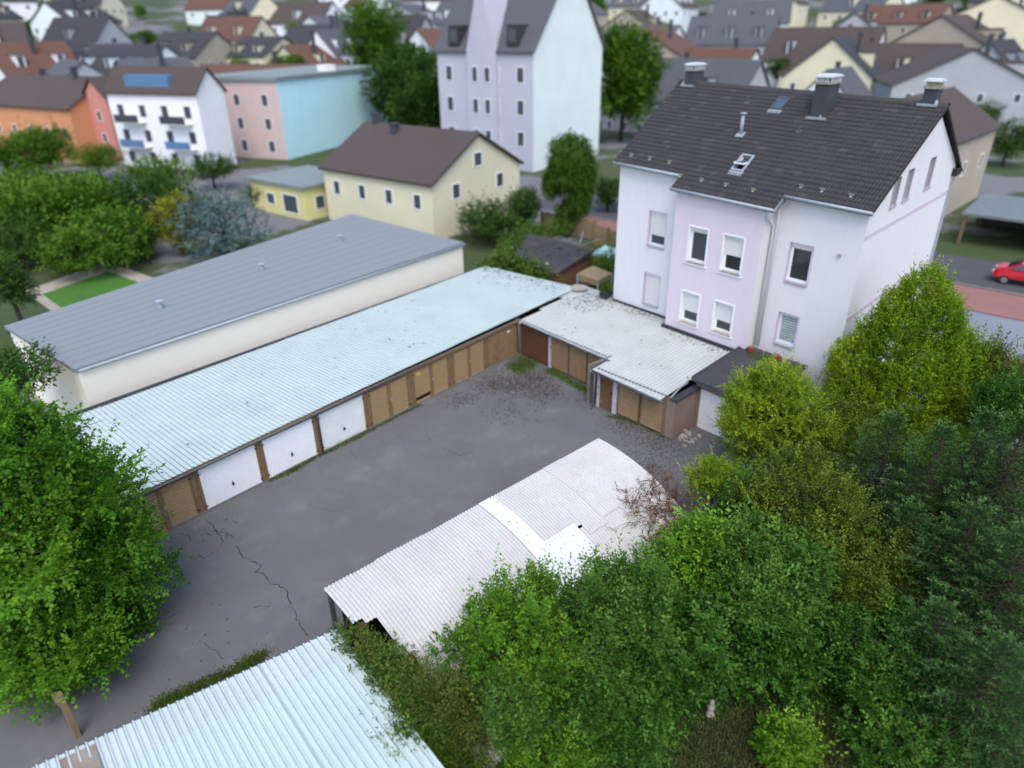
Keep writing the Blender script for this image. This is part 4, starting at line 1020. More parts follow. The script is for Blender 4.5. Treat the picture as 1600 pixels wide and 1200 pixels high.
    if dorm and rz is not None:
        Lr, half = (LA, LB / 2) if axis == 'A' else (LB, LA / 2); sl = (rz - eave) / half
        for q in range(dorm):
            c = Lr * (q + .5) / dorm; x0, x1 = half * .18, half * .62; z1 = eave + x1 * sl
            b = MB(); ax = np.array([ua, ub, UP]) if axis == 'A' else np.array([ub, ua, UP])
            b.box((c - .8, x0, eave + .1), (c + .8, x1, z1), C, ax); d_ = b.build('dormer', wall, t)
            b = MB(); b.box((c - 1.0, x0 - .25, z1), (c + 1.0, x1 + .2, z1 + .14), C, ax); b.build('dormer_roof', roofm, d_)
            b = MB(); b.box((c - .5, x0 - .03, eave + x0 * sl + .2), (c + .5, x0 - .004, z1 - .2), C, ax); b.build('pane', GLS, d_)
    for (x, y, zb, zt2) in chim:
        b = MB(); b.box((x - .35, y - .3, zb), (x + .35, y + .3, zt2), C, np.array([ua, ub, UP])); b.box((x - .42, y - .37, zt2), (x + .42, y + .37, zt2 + .1), C, np.array([ua, ub, UP])); b.build('chimney', M_SLATE, rfo)
    return t, P, (ua, ub)
# cream house behind the hall
t, P, _ = building('cream_house', 'cream house with brown gable roof behind the long hall', 'house', (41.7, 45.3), 3, 12.6, 14.6, 5.0, WCREAM, ROOFB, 8.4, 'B', rows(12.6, 2, 3.2, 1.1, 1.4) + [(5.7, 6.9, 5.6, 6.9)], rows(14.6, 4, 2.6, 1.0, 1.4), chim=((6.3, 13.2, 7.5, 9.4), (5.2, 9.5, 7.4, 8.8)))
b = MB(); b.box((2.2, 5.0, 6.35), (2.25, 6.0, 6.4)); 
# yellow extension
t, P, _ = building('yellow_annex', 'low yellow annex with flat grey roof left of the cream house', 'annex', (39.1, 61.0), 3, 7.5, 9.0, 3.1, WYEL, ROOFGG, None, 'A', [(1.2, 2.4, .8, 2.2), (4.2, 6.2, .3, 2.3)], [(1.2, 3.6, .4, 2.3), (5, 6.4, .9, 2.1)])
# dusty pink and light blue block
t, P, _ = building('pink_blue_block', 'flat roofed apartment block with dusty pink front and light blue side', 'apartment block', (58.5, 94.0), 20, 30.5, 14.8, 10.6, WBLUE, ROOFGG, None, 'A', (), rows(14.8, 3, 7.2, 1.2, 1.7) + rows(14.8, 3, 4.0, 1.2, 1.7) + rows(14.8, 3, .9, 1.2, 1.7), WPINK, .3, flat_t=.5)
b = MB(); b.box((12, 5, 11.1), (14, 7, 12.0), V(58.5, 94.0, 0)); b.build('roof_box', WWHITE, t)
# white balcony block with blue dormer
t, P, (ua, ub) = building('white_balcony_block', 'white apartment block with dark balconies and blue dormer left of the pink front', 'apartment block', (46.8, 94.5), 20, 5.2, 15.5, 9.9, WWHITE, ROOFB, 12.6, 'B', (), rows(15.5, 4, 6.6, 1.3, 1.7) + rows(15.5, 4, 3.4, 1.3, 1.7) + rows(15.5, 4, .6, 1.3, 1.6))
for yy in (1.5, 9.5):
    for zz in (2.9, 6.1):
        b = MB(); b.box((-1.3, yy, zz - .15), (0, yy + 4.2, zz), V(46.8, 94.5, 0), np.array([ua, ub, UP])); o = b.build('balcony', WWHITE, t); b = MB(); b.box((-1.36, yy, zz), (-1.3, yy + 4.2, zz + .95), V(46.8, 94.5, 0), np.array([ua, ub, UP])); b.build('balcony_rail', BLUED if zz < 5 else M_SLATE, o)
b = MB(); b.box((.3, 4.5, 9.9), (2.4, 12.0, 11.9), V(46.8, 94.5, 0), np.array([ua, ub, UP])); b.build('dormer', BLUED, t)
# orange house and coral house
building('orange_house', 'orange house with large brown roof at the left edge', 'house', (38.5, 116.0), 12, 13, 24.0, 7.4, WORA, ROOFB, 11.0, 'B', (), rows(26, 6, 3.4, 1.1, 1.4), WORA, chim=((6, 6, 10.5, 12.4), (6.5, 15, 10.5, 12.0)))
building('coral_house', 'narrow coral red house between the orange and white houses', 'house', (42.5, 112.5), 14, 9, 4.6, 9.0, WCOR, ROOFB, 11.2, 'A', (), rows(4.6, 1, 5.6, 1.0, 1.4) + rows(4.6, 1, 2.6, 1.0, 1.4), WCOR)
# tall white house in the middle
t, P, (ua, ub) = building('tall_white_house', 'tall white house with blank gable wall and steep grey roof in the background', 'house', (72.5, 59.0), 5, 17.2, 15.5, 14.4, WMINT, ROOFG, 24.5, 'B', (), rows(15.5, 4, 10.6, 1.2, 1.9) + rows(15.5, 4, 6.8, 1.2, 1.9) + rows(15.5, 4, 3.0, 1.2, 1.9), WLIL)
b = MB(); o5 = V(72.5, 59.0, 0); ax5 = np.array([ua, ub, UP]); 
b.poly([P(-.6, 5.4, 14.3), P(-.6, 10.0, 14.3), P(-.6, 7.7, 22.5)]); b.quad(P(-.6, 5.4, 14.3), P(6, 5.4, 14.3), P(6, 7.7, 22.5), P(-.6, 7.7, 22.5)); b.quad(P(-.6, 10, 14.3), P(6, 10, 14.3), P(6, 7.7, 22.5), P(-.6, 7.7, 22.5))
b.box((-.6, 5.4, 0), (0, 10, 14.3), o5, ax5); b.build('front_bay', WLIL, t)
for q in range(3):      # windows of the bay
    for yy in (6.2, 8.2):
        b = MB(); b.box((-.65, yy, 3.0 + q * 3.8), (-.602, yy + 1.0, 4.9 + q * 3.8), o5, ax5); w_ = b.build('window', M_PVC, t); b = MB(); b.box((-.67, yy + .1, 3.1 + q * 3.8), (-.652, yy + .9, 4.8 + q * 3.8), o5, ax5); b.build('pane', GLS, w_)
for yy in (2.2, 11.6):
    b = MB(); b.box((-.1, yy, 14.9), (2.6, yy + 1.7, 17.2), o5, ax5); o = b.build('dormer', ROOFD, t); b = MB(); b.box((-.16, yy + .3, 15.3), (-.11, yy + 1.4, 16.7), o5, ax5); b.build('pane', GLS, o)
# houses left and right in the distance
far = [
 # name, label, corner px (x,y) at eave z, z, ang, LA, LB, ridge+, wall, roof, axis
 ('white_gable_house', 'bright white gabled house at the upper left', (88, 85), 9.5, 10, 10, 16, 4.5, WWHITE, ROOFD, 'A'),
 ('grey_flat_house', 'pale grey house right of the bright white gable', (165, 70), 10.5, 14, 14, 13, 4, WGREY, ROOFG, 'B'),
 ('dark_roof_house', 'dark roofed house above the balcony block', (300, 72), 11.5, 18, 16, 16, 5, WBEI, ROOFD, 'B'),
 ('dark_roof_house', 'dark roofed house with pale chimney above the pink front', (410, 82), 11.2, 18, 16, 12, 4, WCREAM, ROOFD, 'B'),
 ('white_far_house', 'white house beside the ivy covered gable', (520, 60), 11.5, 20, 14, 9, 5, WWHITE, ROOFG, 'A'),
 ('ivy_house', 'dark roofed house overgrown with ivy left of the tall white house', (640, 70), 11.5, 10, 14, 16, 8, WGREY, ROOFD, 'B'),
 ('purple_house', 'purple house with grey roof right of the tall white house', (1005, 105), 9.0, 5, 8, 9, 5, WPUR, ROOFG, 'A'),
 ('long_grey_house', 'long grey roofed house directly behind the lilac house', (1150, 165), 5.5, -4, 12, 26, 6, WGREY, ROOFG, 'B'),
 ('white_annex_house', 'white gabled house behind the middle chimney', (1330, 160), 5.5, -4, 9, 9, 4.5, WWHITE, ROOFG, 'A'),
 ('brown_roof_house', 'wide brown roofed cream house behind the right chimney', (1470, 125), 6.5, -8, 12, 34, 6, WCREAM, ROOFB, 'B'),
 ('white_modern_house', 'white block with pale walls at the upper right', (1520, 95), 8.5, -8, 14, 8, 4, WCREAM, ROOFG, 'A'),
 ('slate_house', 'dark slate house at the right edge', (1580, 110), 8.0, -10, 12, 10, 5, WGREY, ROOFD, 'A'),
]
def clampd(px, z, dmax):
    p = gp(*px, z); r = np.hypot(p[0], p[1]); return p[:2] if r < dmax else p[:2] * dmax / r
for nm, lb, px, z, ang, LA, LB, rise, wm, rm, axis in far:
    c = clampd(px, z, 190); zz = zt(*c); dz = max(z, zz + 5)
    building(nm, lb, 'house', c, ang, LA, LB, dz, wm, rm, dz + rise, axis, rows(LA, max(1, int(LA / 3.2)), dz - 2.6, 1.1, 1.5), rows(LB, max(1, int(LB / 3.2)), dz - 2.6, 1.1, 1.5) + rows(LB, max(1, int(LB / 3.2)), dz - 5.4, 1.1, 1.5), z0=min(0, zz), dorm=2 if LA > 9 else 0, chim=((LA / 2 + .5, LB / 2 + .6, dz + rise - 1.5, dz + rise + 1),))
building('beige_house', 'beige house wall and brown roof just behind the right gable', 'house', (66.0, 13.2), -4, 24, 10, 7.2, WBEI, ROOFB, 10.5, 'A', rows(24, 4, 3.5, 1.1, 1.4), ())
# hillside rows
palette_w = [(WWHITE, 'white'), (WCREAM, 'cream'), (WBEI, 'beige'), (WGREY, 'grey'), (WMINT, 'pale')]
palette_r = [(ROOFG, 'grey'), (ROOFB, 'brown'), (ROOFD, 'dark'), (ROOFR, 'red-brown')]
k = 0
for dist in (150, 176, 204, 234, 266, 302, 345):
    nh = 8 if dist < 190 else 10
    for i in range(nh):
        th = math.radians(41.1) * 0 + math.atan2(CF[1], CF[0]) + math.radians(-39 + 78 * (i + .5 + rng.uniform(-.25, .25)) / nh)
        d = dist + rng.uniform(-8, 8); c = V(math.cos(th) * d, math.sin(th) * d)
        if dist < 170 and 5 < math.degrees(th) < 65 and rng.random() < .25: pass
        z = zt(*c); wm, wn = palette_w[rng.integers(5)]; rm, rn = palette_r[rng.integers(4)]; e = z + rng.uniform(6, 10); ax_ = 'AB'[rng.integers(2)]; LA, LB = rng.uniform(11, 17), rng.uniform(14, 26)
        side = ['far left', 'left', 'middle left', 'middle', 'middle right', 'right', 'far right'][min(6, int((nh - 1 - i) / nh * 7))]
        building('hillside_house', f'{wn} house with {rn} roof, {dict(zip((150, 176, 204, 234, 266, 302, 345), ("lowest", "second", "third", "fourth", "fifth", "sixth", "topmost")))[dist]} row of the hillside, {side}', 'house', c, rng.uniform(-15, 30), LA, LB, e, wm, rm, e + rng.uniform(4.5, 7), ax_, rows(LA, 3, e - 2.5, 1.1, 1.4), rows(LB, 4, e - 2.5, 1.1, 1.4), group='houses on the far hillside', z0=z - 1, dorm=int(rng.integers(0, 4)), chim=((LA / 2 + .3, LB * .3, e + 3, e + 7.2),)); k += 1
# carport and car by the street
t = thing('carport', 'grey roofed open carport at the right edge by the street', 'carport', (70, 4, 0))
b = MB(); b.box((68.5, -4, 2.5), (78, 9.5, 2.7)); b.build('roof', mk('carport_roof', (.17, .195, .205), .7), t)
for x in (68.8, 77.6):
    for y in (-3.7, 2.7, 9.2): b = MB(); b.box((x - .1, y - .1, 0), (x + .1, y + .1, 2.5)); b.build('post', M_WOODP, t)
b = MB(); b.box((77.8, -4, 0), (78, 9.5, 2.5)); b.build('back_wall', M_SLATE, t)
b = MB(); b.box((69.0, 1.2, 0), (73, 1.4, 2.4)); b.build('side_wall', WBEI, t)
cx, cy = 60.3, 3.2
car = thing('red_car', 'red parked hatchback on the street at the right edge', 'car', (cx, cy, 0))
prof = [(-2.05, .35), (-2.1, .7), (-1.95, .92), (-1.55, 1.0), (-.95, 1.42), (.55, 1.47), (1.35, 1.1), (1.95, .98), (2.1, .72), (2.05, .35)]
b = MB(); half = .86
secs = []
for y, sc in ((-half, .90), (-half * .97, 1), (half * .97, 1), (half, .90)):
    kk = len(b.v)
    for (x, z) in prof:
        zz = z if z < 1.02 else z; yy = y * (1 if z < 1.02 else .8)
        b.v.append(V(cx + yy, cy + x * (sc if z < 1 else 1) * (1 if sc == 1 else .98), .12 + zz * (1 if sc == 1 else .985)))
    secs.append(kk)
n = len(prof)
for q in range(3):
    for i in range(n):
        j = (i + 1) % n; b.f.append((secs[q] + i, secs[q] + j, secs[q + 1] + j, secs[q + 1] + i)); b.mi.append(0)
b.f.append(tuple(secs[0] + i for i in range(n))); b.mi.append(0); b.f.append(tuple(secs[3] + i for i in range(n))[::-1]); b.mi.append(0)
body = b.build('body', M_RED, car)
GL = M_GLASS
for sx in (-1, 1):
    b = MB(); b.quad(V(cx + sx * .84, cy - 1.4, 1.14), V(cx + sx * .84, cy + 1.1, 1.16), V(cx + sx * .70, cy + .5, 1.53), V(cx + sx * .70, cy - .85, 1.5)); b.build('side_window', GL, car)
b = MB(); b.quad(V(cx - .7, cy + 1.34, 1.26), V(cx + .7, cy + 1.34, 1.26), V(cx + .6, cy + .62, 1.6), V(cx - .6, cy + .62, 1.6)); b.build('windscreen', GL, car)
b = MB(); b.quad(V(cx - .7, cy - 1.5, 1.2), V(cx + .7, cy - 1.5, 1.2), V(cx + .6, cy - 1.0, 1.54), V(cx - .6, cy - 1.0, 1.54)); b.build('rear_window', GL, car)
for sx in (-1, 1):
    for yy in (-1.3, 1.3):
        b = MB(); b.tube([V(cx + sx * .68, cy + yy, .32), V(cx + sx * .89, cy + yy, .32)], .32, 16); w = b.build('wheel', M_TYRE, car); b = MB(); b.tube([V(cx + sx * .89, cy + yy, .32), V(cx + sx * .9, cy + yy, .32)], .2, 12); b.build('rim', M_RIM, w)
    b = MB(); b.box((cx + sx * .62 - .14, cy + 2.05, .72), (cx + sx * .62 + .14, cy + 2.16, .9)); b.build('headlight', M_LAMP, car)

# ------------------------------------------------------------------ vegetation
def nrm(a): return a / (np.linalg.norm(a, axis=-1, keepdims=True) + 1e-9)
def leaves_on_twigs(r, P, D, L, K, ll, lw, ang=55, radial=False, droop=0.0, updir=.8, tw_t=None, jit=.35, fold=.25):
    """P,D (N,3) twig base and direction, L (N,) length; K leaves each. returns verts, faces, tint"""
    N = len(P); f = (np.arange(K) + .6) / K
    f = f[None] + r.normal(0, .3 / K, (N, K))
    pos = P[:, None] + D[:, None] * (L[:, None] * f)[..., None]
    pos[..., 2] -= droop * (L[:, None] * f ** 2)
    up = np.zeros((N, 3)); up[:, 2] = 1
    side = nrm(np.cross(D, up + r.normal(0, .25, (N, 3))))
    nn = nrm(np.cross(side, D)); nn[nn[:, 2] < 0] *= -1
    nn = nrm(nn * (1 - updir * .5) + up * updir * .5)
    side = nrm(np.cross(nn, D))
    if radial:
        ph = np.arange(K)[None] * 2.4 + r.uniform(0, 6.28, (N, 1))
        sv = side[:, None] * np.cos(ph)[..., None] + nn[:, None] * np.sin(ph)[..., None]
        nv = nrm(np.cross(sv, D[:, None] + 0 * sv))
    else:
        sg = np.where(np.arange(K) % 2 == 0, 1.0, -1.0)[None, :, None]
        sv = side[:, None] * sg; nv = nn[:, None] + 0 * sv
    a = np.radians(ang) * r.uniform(.6, 1.25, (N, K, 1)); a[:, -1] *= .15
    ax = nrm(D[:, None] * np.cos(a) + sv * np.sin(a) + r.normal(0, jit * .5, (N, K, 3)))
    nv = nrm(nv + r.normal(0, jit, (N, K, 3))); wv = nrm(np.cross(nv, ax)); nv = np.cross(ax, wv)
    s = r.uniform(.65, 1.2, (N, K, 1)); l_, w_ = ll * s, lw * s
    b0 = pos; m = pos + ax * l_ * .45 - nv * l_ * fold * .0
    v = np.stack([b0, m + wv * w_ * .5 + nv * w_ * fold, pos + ax * l_ - nv * l_ * .12, m - wv * w_ * .5 + nv * w_ * fold], 2).reshape(-1, 3)
    n = N * K; fc = np.arange(n * 4).reshape(n, 4)
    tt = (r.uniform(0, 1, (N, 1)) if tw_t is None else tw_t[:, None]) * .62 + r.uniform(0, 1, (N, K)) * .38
    return v, fc, tt.ravel()
def lobe_points(r, lobes, n, inner=.55, power=.5):
    """points near the surfaces of a union of ellipsoid lobes, with outward directions"""
    C = np.array([l[0] for l in lobes]); R = np.array([l[1] for l in lobes]); w = (R[:, 0] * R[:, 1] + R[:, 1] * R[:, 2] + R[:, 0] * R[:, 2]); w = w / w.sum()
    P, D = [], []; need = n; tries = 0
    tt = []
    base_t = r.uniform(0, 1, len(lobes))
    while need > 0 and tries < 12:
        m_ = int(need * 1.8) + 50; k = r.choice(len(lobes), m_, p=w); d = nrm(r.normal(0, 1, (m_, 3)))
        rho = inner + (1 - inner) * r.uniform(0, 1, m_) ** power; rho *= 1 + .16 * np.sin(d[:, 0] * 7 + k) * np.sin(d[:, 1] * 6 + 2 * k) + .10 * np.sin(d[:, 2] * 11 + 3 * k) * np.sin(d[:, 0] * 9) + r.normal(0, .06, m_)
        p = C[k] + d * R[k] * rho[:, None]
        q = ((p[:, None] - C[None]) / R[None]); dist = np.sqrt((q ** 2).sum(-1)); dist[np.arange(m_), k] = 9
        ok = (dist.min(1) > inner * .85)
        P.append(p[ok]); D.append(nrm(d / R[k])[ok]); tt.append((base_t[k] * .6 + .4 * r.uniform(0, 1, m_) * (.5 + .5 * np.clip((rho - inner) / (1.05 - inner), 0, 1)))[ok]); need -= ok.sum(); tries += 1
    return np.concatenate(P)[:n], np.concatenate(D)[:n], np.concatenate(tt)[:n]
def skeleton(r, H, tr, lobes, lean=(0, 0)):
    b = MB(); top = V(lean[0], lean[1], H)
    pts = [V(0, 0, -.2)] + [V(lean[0] * f, lean[1] * f, H * f) + V(*r.normal(0, tr * .5, 2), 0) for f in (.2, .4, .6, .8, 1)]
    b.tube(pts, [tr * 1.25, tr, tr * .85, tr * .65, tr * .42, tr * .15], 8)
    for c, R in lobes:
        c = np.array(c); f = min(.85, max(.15, (c[2] - np.mean(R) * .6) / H)); s = V(lean[0] * f, lean[1] * f, H * f); mid = (s + c) / 2 + V(*r.normal(0, .12, 2), -.1)
        b.tube([s, mid, c, c + (c - s) * .35 + UP * .1], [tr * .45, tr * .3, tr * .16, tr * .04], 5)
        for q in range(4):
            e = c + V(*(r.normal(0, .6, 3))) * R; b.tube([mid * .4 + c * .6, e], [tr * .12, tr * .03], 4)
    return b
def auto_lobes(r, zc, rx, rz, n, size=.48, style='round'):
    out = []
    if style == 'layer':        # flat branch sprays stacked up the stem
        out.append(((0, 0, zc - rz * .1), V(rx * .5, rx * .5, rz * .62)))
        for i in range(n):
            f = (i + .5) / n; h = zc - rz * .92 + 1.86 * rz * f; th = i * 2.39996 + r.uniform(-.5, .5)
            prof = math.sin(math.pi * min(1, max(0, (f * .86 + .14))) ** .8) ** .7 if f < .98 else .15
            R_ = rx * prof * r.uniform(.55, 1.0); s_ = rx * size * r.uniform(.55, 1.25) * (.55 + .45 * prof)
            out.append(((math.cos(th) * R_ * .72, math.sin(th) * R_ * .72, h), V(s_ * r.uniform(.8, 1.3), s_ * r.uniform(.8, 1.3), s_ * r.uniform(.35, .6))))
        return out
    out.append(((0, 0, zc * .95), V(rx * .58, rx * .58, rz * .62)))
    for i in range(n):
        th = i * 2.39996 + r.uniform(-.4, .4); zf = -0.8 + 1.6 * (i + .5) / n; rr = math.sqrt(max(.05, 1 - min(1, abs(zf)) ** 2.2)) * rx * r.uniform(.45, .92)
        s_ = rx * size * r.uniform(.45, 1.25); k = min(1.3, max(.7, rz / rx))
        vx, vz = (.62, 1.5) if style == 'plume' and r.random() < .6 else (1, r.uniform(.6, .95))
        out.append(((math.cos(th) * rr, math.sin(th) * rr, zc + zf * rz * .70), V(s_ * vx, s_ * vx * r.uniform(.8, 1.2), s_ * vz * k)))
    return out
def tree(name, label, base, H, zc, rx, rz, mat, ntwig, K, ll, lw, tw, seed, cat='tree', nl=14, tr=.14, ang=55, up=.25, droop=.0, inner=.55, group=None, lobes=None, radial=False, lean=(0, 0), outw=1.0, size=.48, rnd=.45, jit=.35, shoots=.07, style='round'):
    r = np.random.default_rng(seed)
    t = thing(name, label, cat, (base[0], base[1], base[2] if len(base) > 2 else 0), group)
    lb = lobes or auto_lobes(r, zc, rx, rz, nl, size, style)
    o = skeleton(r, H * .9, tr, lb, lean).build('trunk', M_BARK, None, True); o.parent = t
    P, D, tt = lobe_points(r, lb, ntwig, inner)
    D = nrm(D * outw + np.array([0, 0, up]) + r.normal(0, rnd, D.shape)); L = tw * r.uniform(.6, 1.3, len(P))
    sh = r.random(len(P)) < shoots
    D[sh] = nrm(D[sh] * .6 + np.array([0, 0, .8]) + r.normal(0, .25, (sh.sum(), 3))); L[sh] *= 1.9; tt[sh] = np.clip(tt[sh] + .35, 0, 1)
    off = np.where(sh, .15, .5)
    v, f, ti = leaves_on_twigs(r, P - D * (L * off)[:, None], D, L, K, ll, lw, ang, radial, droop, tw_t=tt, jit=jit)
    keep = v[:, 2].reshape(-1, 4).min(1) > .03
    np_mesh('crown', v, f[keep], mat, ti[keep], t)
    return t
def spruce(name, label, base, H, R, mat, seed, cat='tree', group=None, nw=26, dens=1.0, ll=.10, lw=.030, bare=.0):
    r = np.random.default_rng(seed)
    t = thing(name, label, cat, (base[0], base[1], 0), group)
    b = MB(); b.tube([V(0, 0, -.2), V(0, 0, H * .5), V(0, 0, H)], [H * .016 + .06, H * .009 + .03, .012], 8)
    P, D, L, tt = [], [], [], []
    for w in range(nw):
        f = (w + .5) / nw; h = H * (.06 + .93 * f); bl = R * (1 - f) ** .75 * r.uniform(.88, 1.1) + .12
        nb = int(5 + 6 * (1 - f))
        for k in range(nb):
            az = k * 2 * math.pi / nb + w * 1.1 + r.normal(0, .15); bl_ = bl * r.uniform(.75, 1.12)
            el = math.radians(np.interp(f, [0, .6, 1], [-14, 4, 52]) + r.normal(0, 5))
            d = V(math.cos(az) * math.cos(el), math.sin(az) * math.cos(el), math.sin(el)); s = V(-math.sin(az), math.cos(az), 0)
            nt_ = max(4, int(bl_ / .105 * dens)); bt = r.uniform(0, 1)
            curve = lambda q: V(0, 0, h) + d * bl_ * q + UP * (-.16 * bl_ * math.sin(q * math.pi) + .10 * bl_ * q * q)
            b.tube([curve(0), curve(.5), curve(1)], [.03 * (1 - f) + .012, .02 * (1 - f) + .008, .004], 4, cap=False)
            for q in range(nt_):
                g = .12 + .88 * (q + .5) / nt_; sgn = 1 if q % 2 else -1; c = curve(g)
                tl = (.16 + .42 * (1 - g)) * min(1, bl_ / 1.4 + .3) * r.uniform(.7, 1.2)
                dd = d * math.cos(math.radians(50)) + s * sgn * math.sin(math.radians(50)) + V(0, 0, r.normal(-.08, .14))
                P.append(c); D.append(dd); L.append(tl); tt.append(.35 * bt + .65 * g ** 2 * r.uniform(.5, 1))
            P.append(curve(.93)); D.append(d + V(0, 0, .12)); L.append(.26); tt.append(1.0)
    P.append(V(0, 0, H - .35)); D.append(UP); L.append(.5); tt.append(.9)
    for k in range(6): a = k * 1.05; P.append(V(0, 0, H - .12 - .05 * k)); D.append(V(math.cos(a) * .5, math.sin(a) * .5, .75)); L.append(.38); tt.append(.9)
    o = b.build('trunk', M_BARK, None, True); o.parent = t
    P, D, L, tt = np.array(P), nrm(np.array(D)), np.array(L), np.array(tt)
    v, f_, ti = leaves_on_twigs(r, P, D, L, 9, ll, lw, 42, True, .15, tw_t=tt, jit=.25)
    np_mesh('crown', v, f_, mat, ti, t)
    return t
def copy_tree(src, base, rot, sc, label, group=None):
    c = src.copy(); COL.objects.link(c); c.location = (base[0], base[1], base[2] if len(base) > 2 else 0); c.rotation_euler = (0, 0, rot); c.scale = sc if hasattr(sc, '__len__') else (sc, sc, sc)
    c['label'] = label
    if group: c['group'] = group
    for ch in src.children:
        d = ch.copy(); COL.objects.link(d); d.parent = c
    return c
G = lambda *c: c
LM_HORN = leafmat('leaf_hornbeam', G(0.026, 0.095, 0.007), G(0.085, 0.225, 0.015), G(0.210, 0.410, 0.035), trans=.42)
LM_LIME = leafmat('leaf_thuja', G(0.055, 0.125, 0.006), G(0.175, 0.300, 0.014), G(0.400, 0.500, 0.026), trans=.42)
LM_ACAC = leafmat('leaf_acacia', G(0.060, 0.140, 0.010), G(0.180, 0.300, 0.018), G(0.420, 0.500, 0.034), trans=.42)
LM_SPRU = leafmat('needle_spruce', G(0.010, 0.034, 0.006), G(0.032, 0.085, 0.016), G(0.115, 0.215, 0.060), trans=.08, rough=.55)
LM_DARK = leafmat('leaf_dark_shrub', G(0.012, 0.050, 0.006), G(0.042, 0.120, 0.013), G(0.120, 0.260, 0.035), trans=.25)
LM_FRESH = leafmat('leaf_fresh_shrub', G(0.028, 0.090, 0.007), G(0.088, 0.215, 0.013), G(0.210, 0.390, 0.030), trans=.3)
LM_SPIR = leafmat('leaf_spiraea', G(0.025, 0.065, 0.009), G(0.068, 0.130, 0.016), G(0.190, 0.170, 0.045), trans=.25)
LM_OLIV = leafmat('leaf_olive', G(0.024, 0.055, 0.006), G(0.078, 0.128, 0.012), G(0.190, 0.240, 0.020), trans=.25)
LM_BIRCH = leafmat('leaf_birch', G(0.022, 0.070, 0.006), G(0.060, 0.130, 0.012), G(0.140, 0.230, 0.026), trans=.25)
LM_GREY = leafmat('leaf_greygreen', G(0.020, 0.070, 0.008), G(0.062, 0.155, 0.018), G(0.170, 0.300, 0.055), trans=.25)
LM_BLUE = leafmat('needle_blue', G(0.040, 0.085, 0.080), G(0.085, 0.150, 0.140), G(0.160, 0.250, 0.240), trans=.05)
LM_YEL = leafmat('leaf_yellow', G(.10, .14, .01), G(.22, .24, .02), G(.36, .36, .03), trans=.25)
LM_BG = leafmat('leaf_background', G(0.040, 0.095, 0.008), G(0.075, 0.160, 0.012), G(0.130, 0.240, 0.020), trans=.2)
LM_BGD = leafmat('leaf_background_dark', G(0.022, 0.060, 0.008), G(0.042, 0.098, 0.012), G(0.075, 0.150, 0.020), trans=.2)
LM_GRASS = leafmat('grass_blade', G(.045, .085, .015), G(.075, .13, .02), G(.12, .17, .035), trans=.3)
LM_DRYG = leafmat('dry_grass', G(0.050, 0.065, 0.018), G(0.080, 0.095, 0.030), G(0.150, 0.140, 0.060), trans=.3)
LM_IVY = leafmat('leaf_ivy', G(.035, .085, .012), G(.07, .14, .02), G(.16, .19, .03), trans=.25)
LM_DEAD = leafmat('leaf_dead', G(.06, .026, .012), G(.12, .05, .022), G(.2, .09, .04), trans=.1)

def at(px, z):
    p = gp(px[0], px[1], z); return (p[0], p[1], 0.0), depth(p) / F_PX      # ground position below the crown centre, metres per photo pixel
# big hornbeam on the left
bs, mp_ = at((-18, 655), 8.2)
tree('hornbeam_tree', 'big bright green leafy tree filling the left edge', bs, 8.2, 4.3, 3.5, 4.5, LM_HORN, 8200, 13, .14, .09, .8, 11, nl=64, tr=.2, up=.15, droop=.14, inner=.5, size=.36, outw=1.1, rnd=.4, style='layer', shoots=.1)
# thuja, acacia and small acacia
bs, mp_ = at((1455, 428), 8.0)
TH = [((0, 0, 1.5), V(2.9, 2.9, 1.8)), ((0, 0, 3.1), V(2.7, 2.7, 1.8)), ((0, 0, 4.6), V(2.2, 2.2, 1.7)), ((0, 0, 5.9), V(1.55, 1.55, 1.5)), ((0, 0, 7.0), V(.9, .9, 1.2)), ((-.9, 1.6, 3.6), V(1.2, 1.2, 1.5)), ((-1.6, -.6, 3.4), V(1.2, 1.2, 1.5)), ((-1.1, .4, 5.0), V(1.0, 1.0, 1.3)), ((.2, -1.6, 4.0), V(1.2, 1.2, 1.6)), ((-.5, -.8, 6.0), V(.8, .8, 1.1)), ((-1.9, 1.2, 2.2), V(1.1, 1.1, 1.4)), ((-.4, .7, 6.3), V(.7, .7, 1.0))]
tree('thuja_tree', 'lime green thuja in front of the right gable wall', bs, 8.0, 4, 2.7, 3.6, LM_LIME, 15000, 8, .115, .06, .36, 12, lobes=TH, up=.8, outw=.8, radial=True, inner=.82, tr=.16, rnd=.5, shoots=.14, jit=.6)
bs, mp_ = at((1205, 640), 3.6)
tree('acacia_tree', 'yellow green feathery tree in front of the flat garage', bs, 5.6, 3.6, 2.55, 1.75, LM_ACAC, 5400, 13, .092, .048, .45, 13, nl=34, up=.25, tr=.12, inner=.55, size=.36, style='layer', shoots=.12)
bs, mp_ = at((1118, 752), 2.0)
tree('acacia_sapling', 'small yellow green sapling leaning over the asphalt', bs, 3.0, 2.1, 1.25, .75, LM_ACAC, 1000, 12, .08, .045, .4, 14, nl=16, up=.2, tr=.06, inner=.45, size=.36, style='layer', shoots=.15)
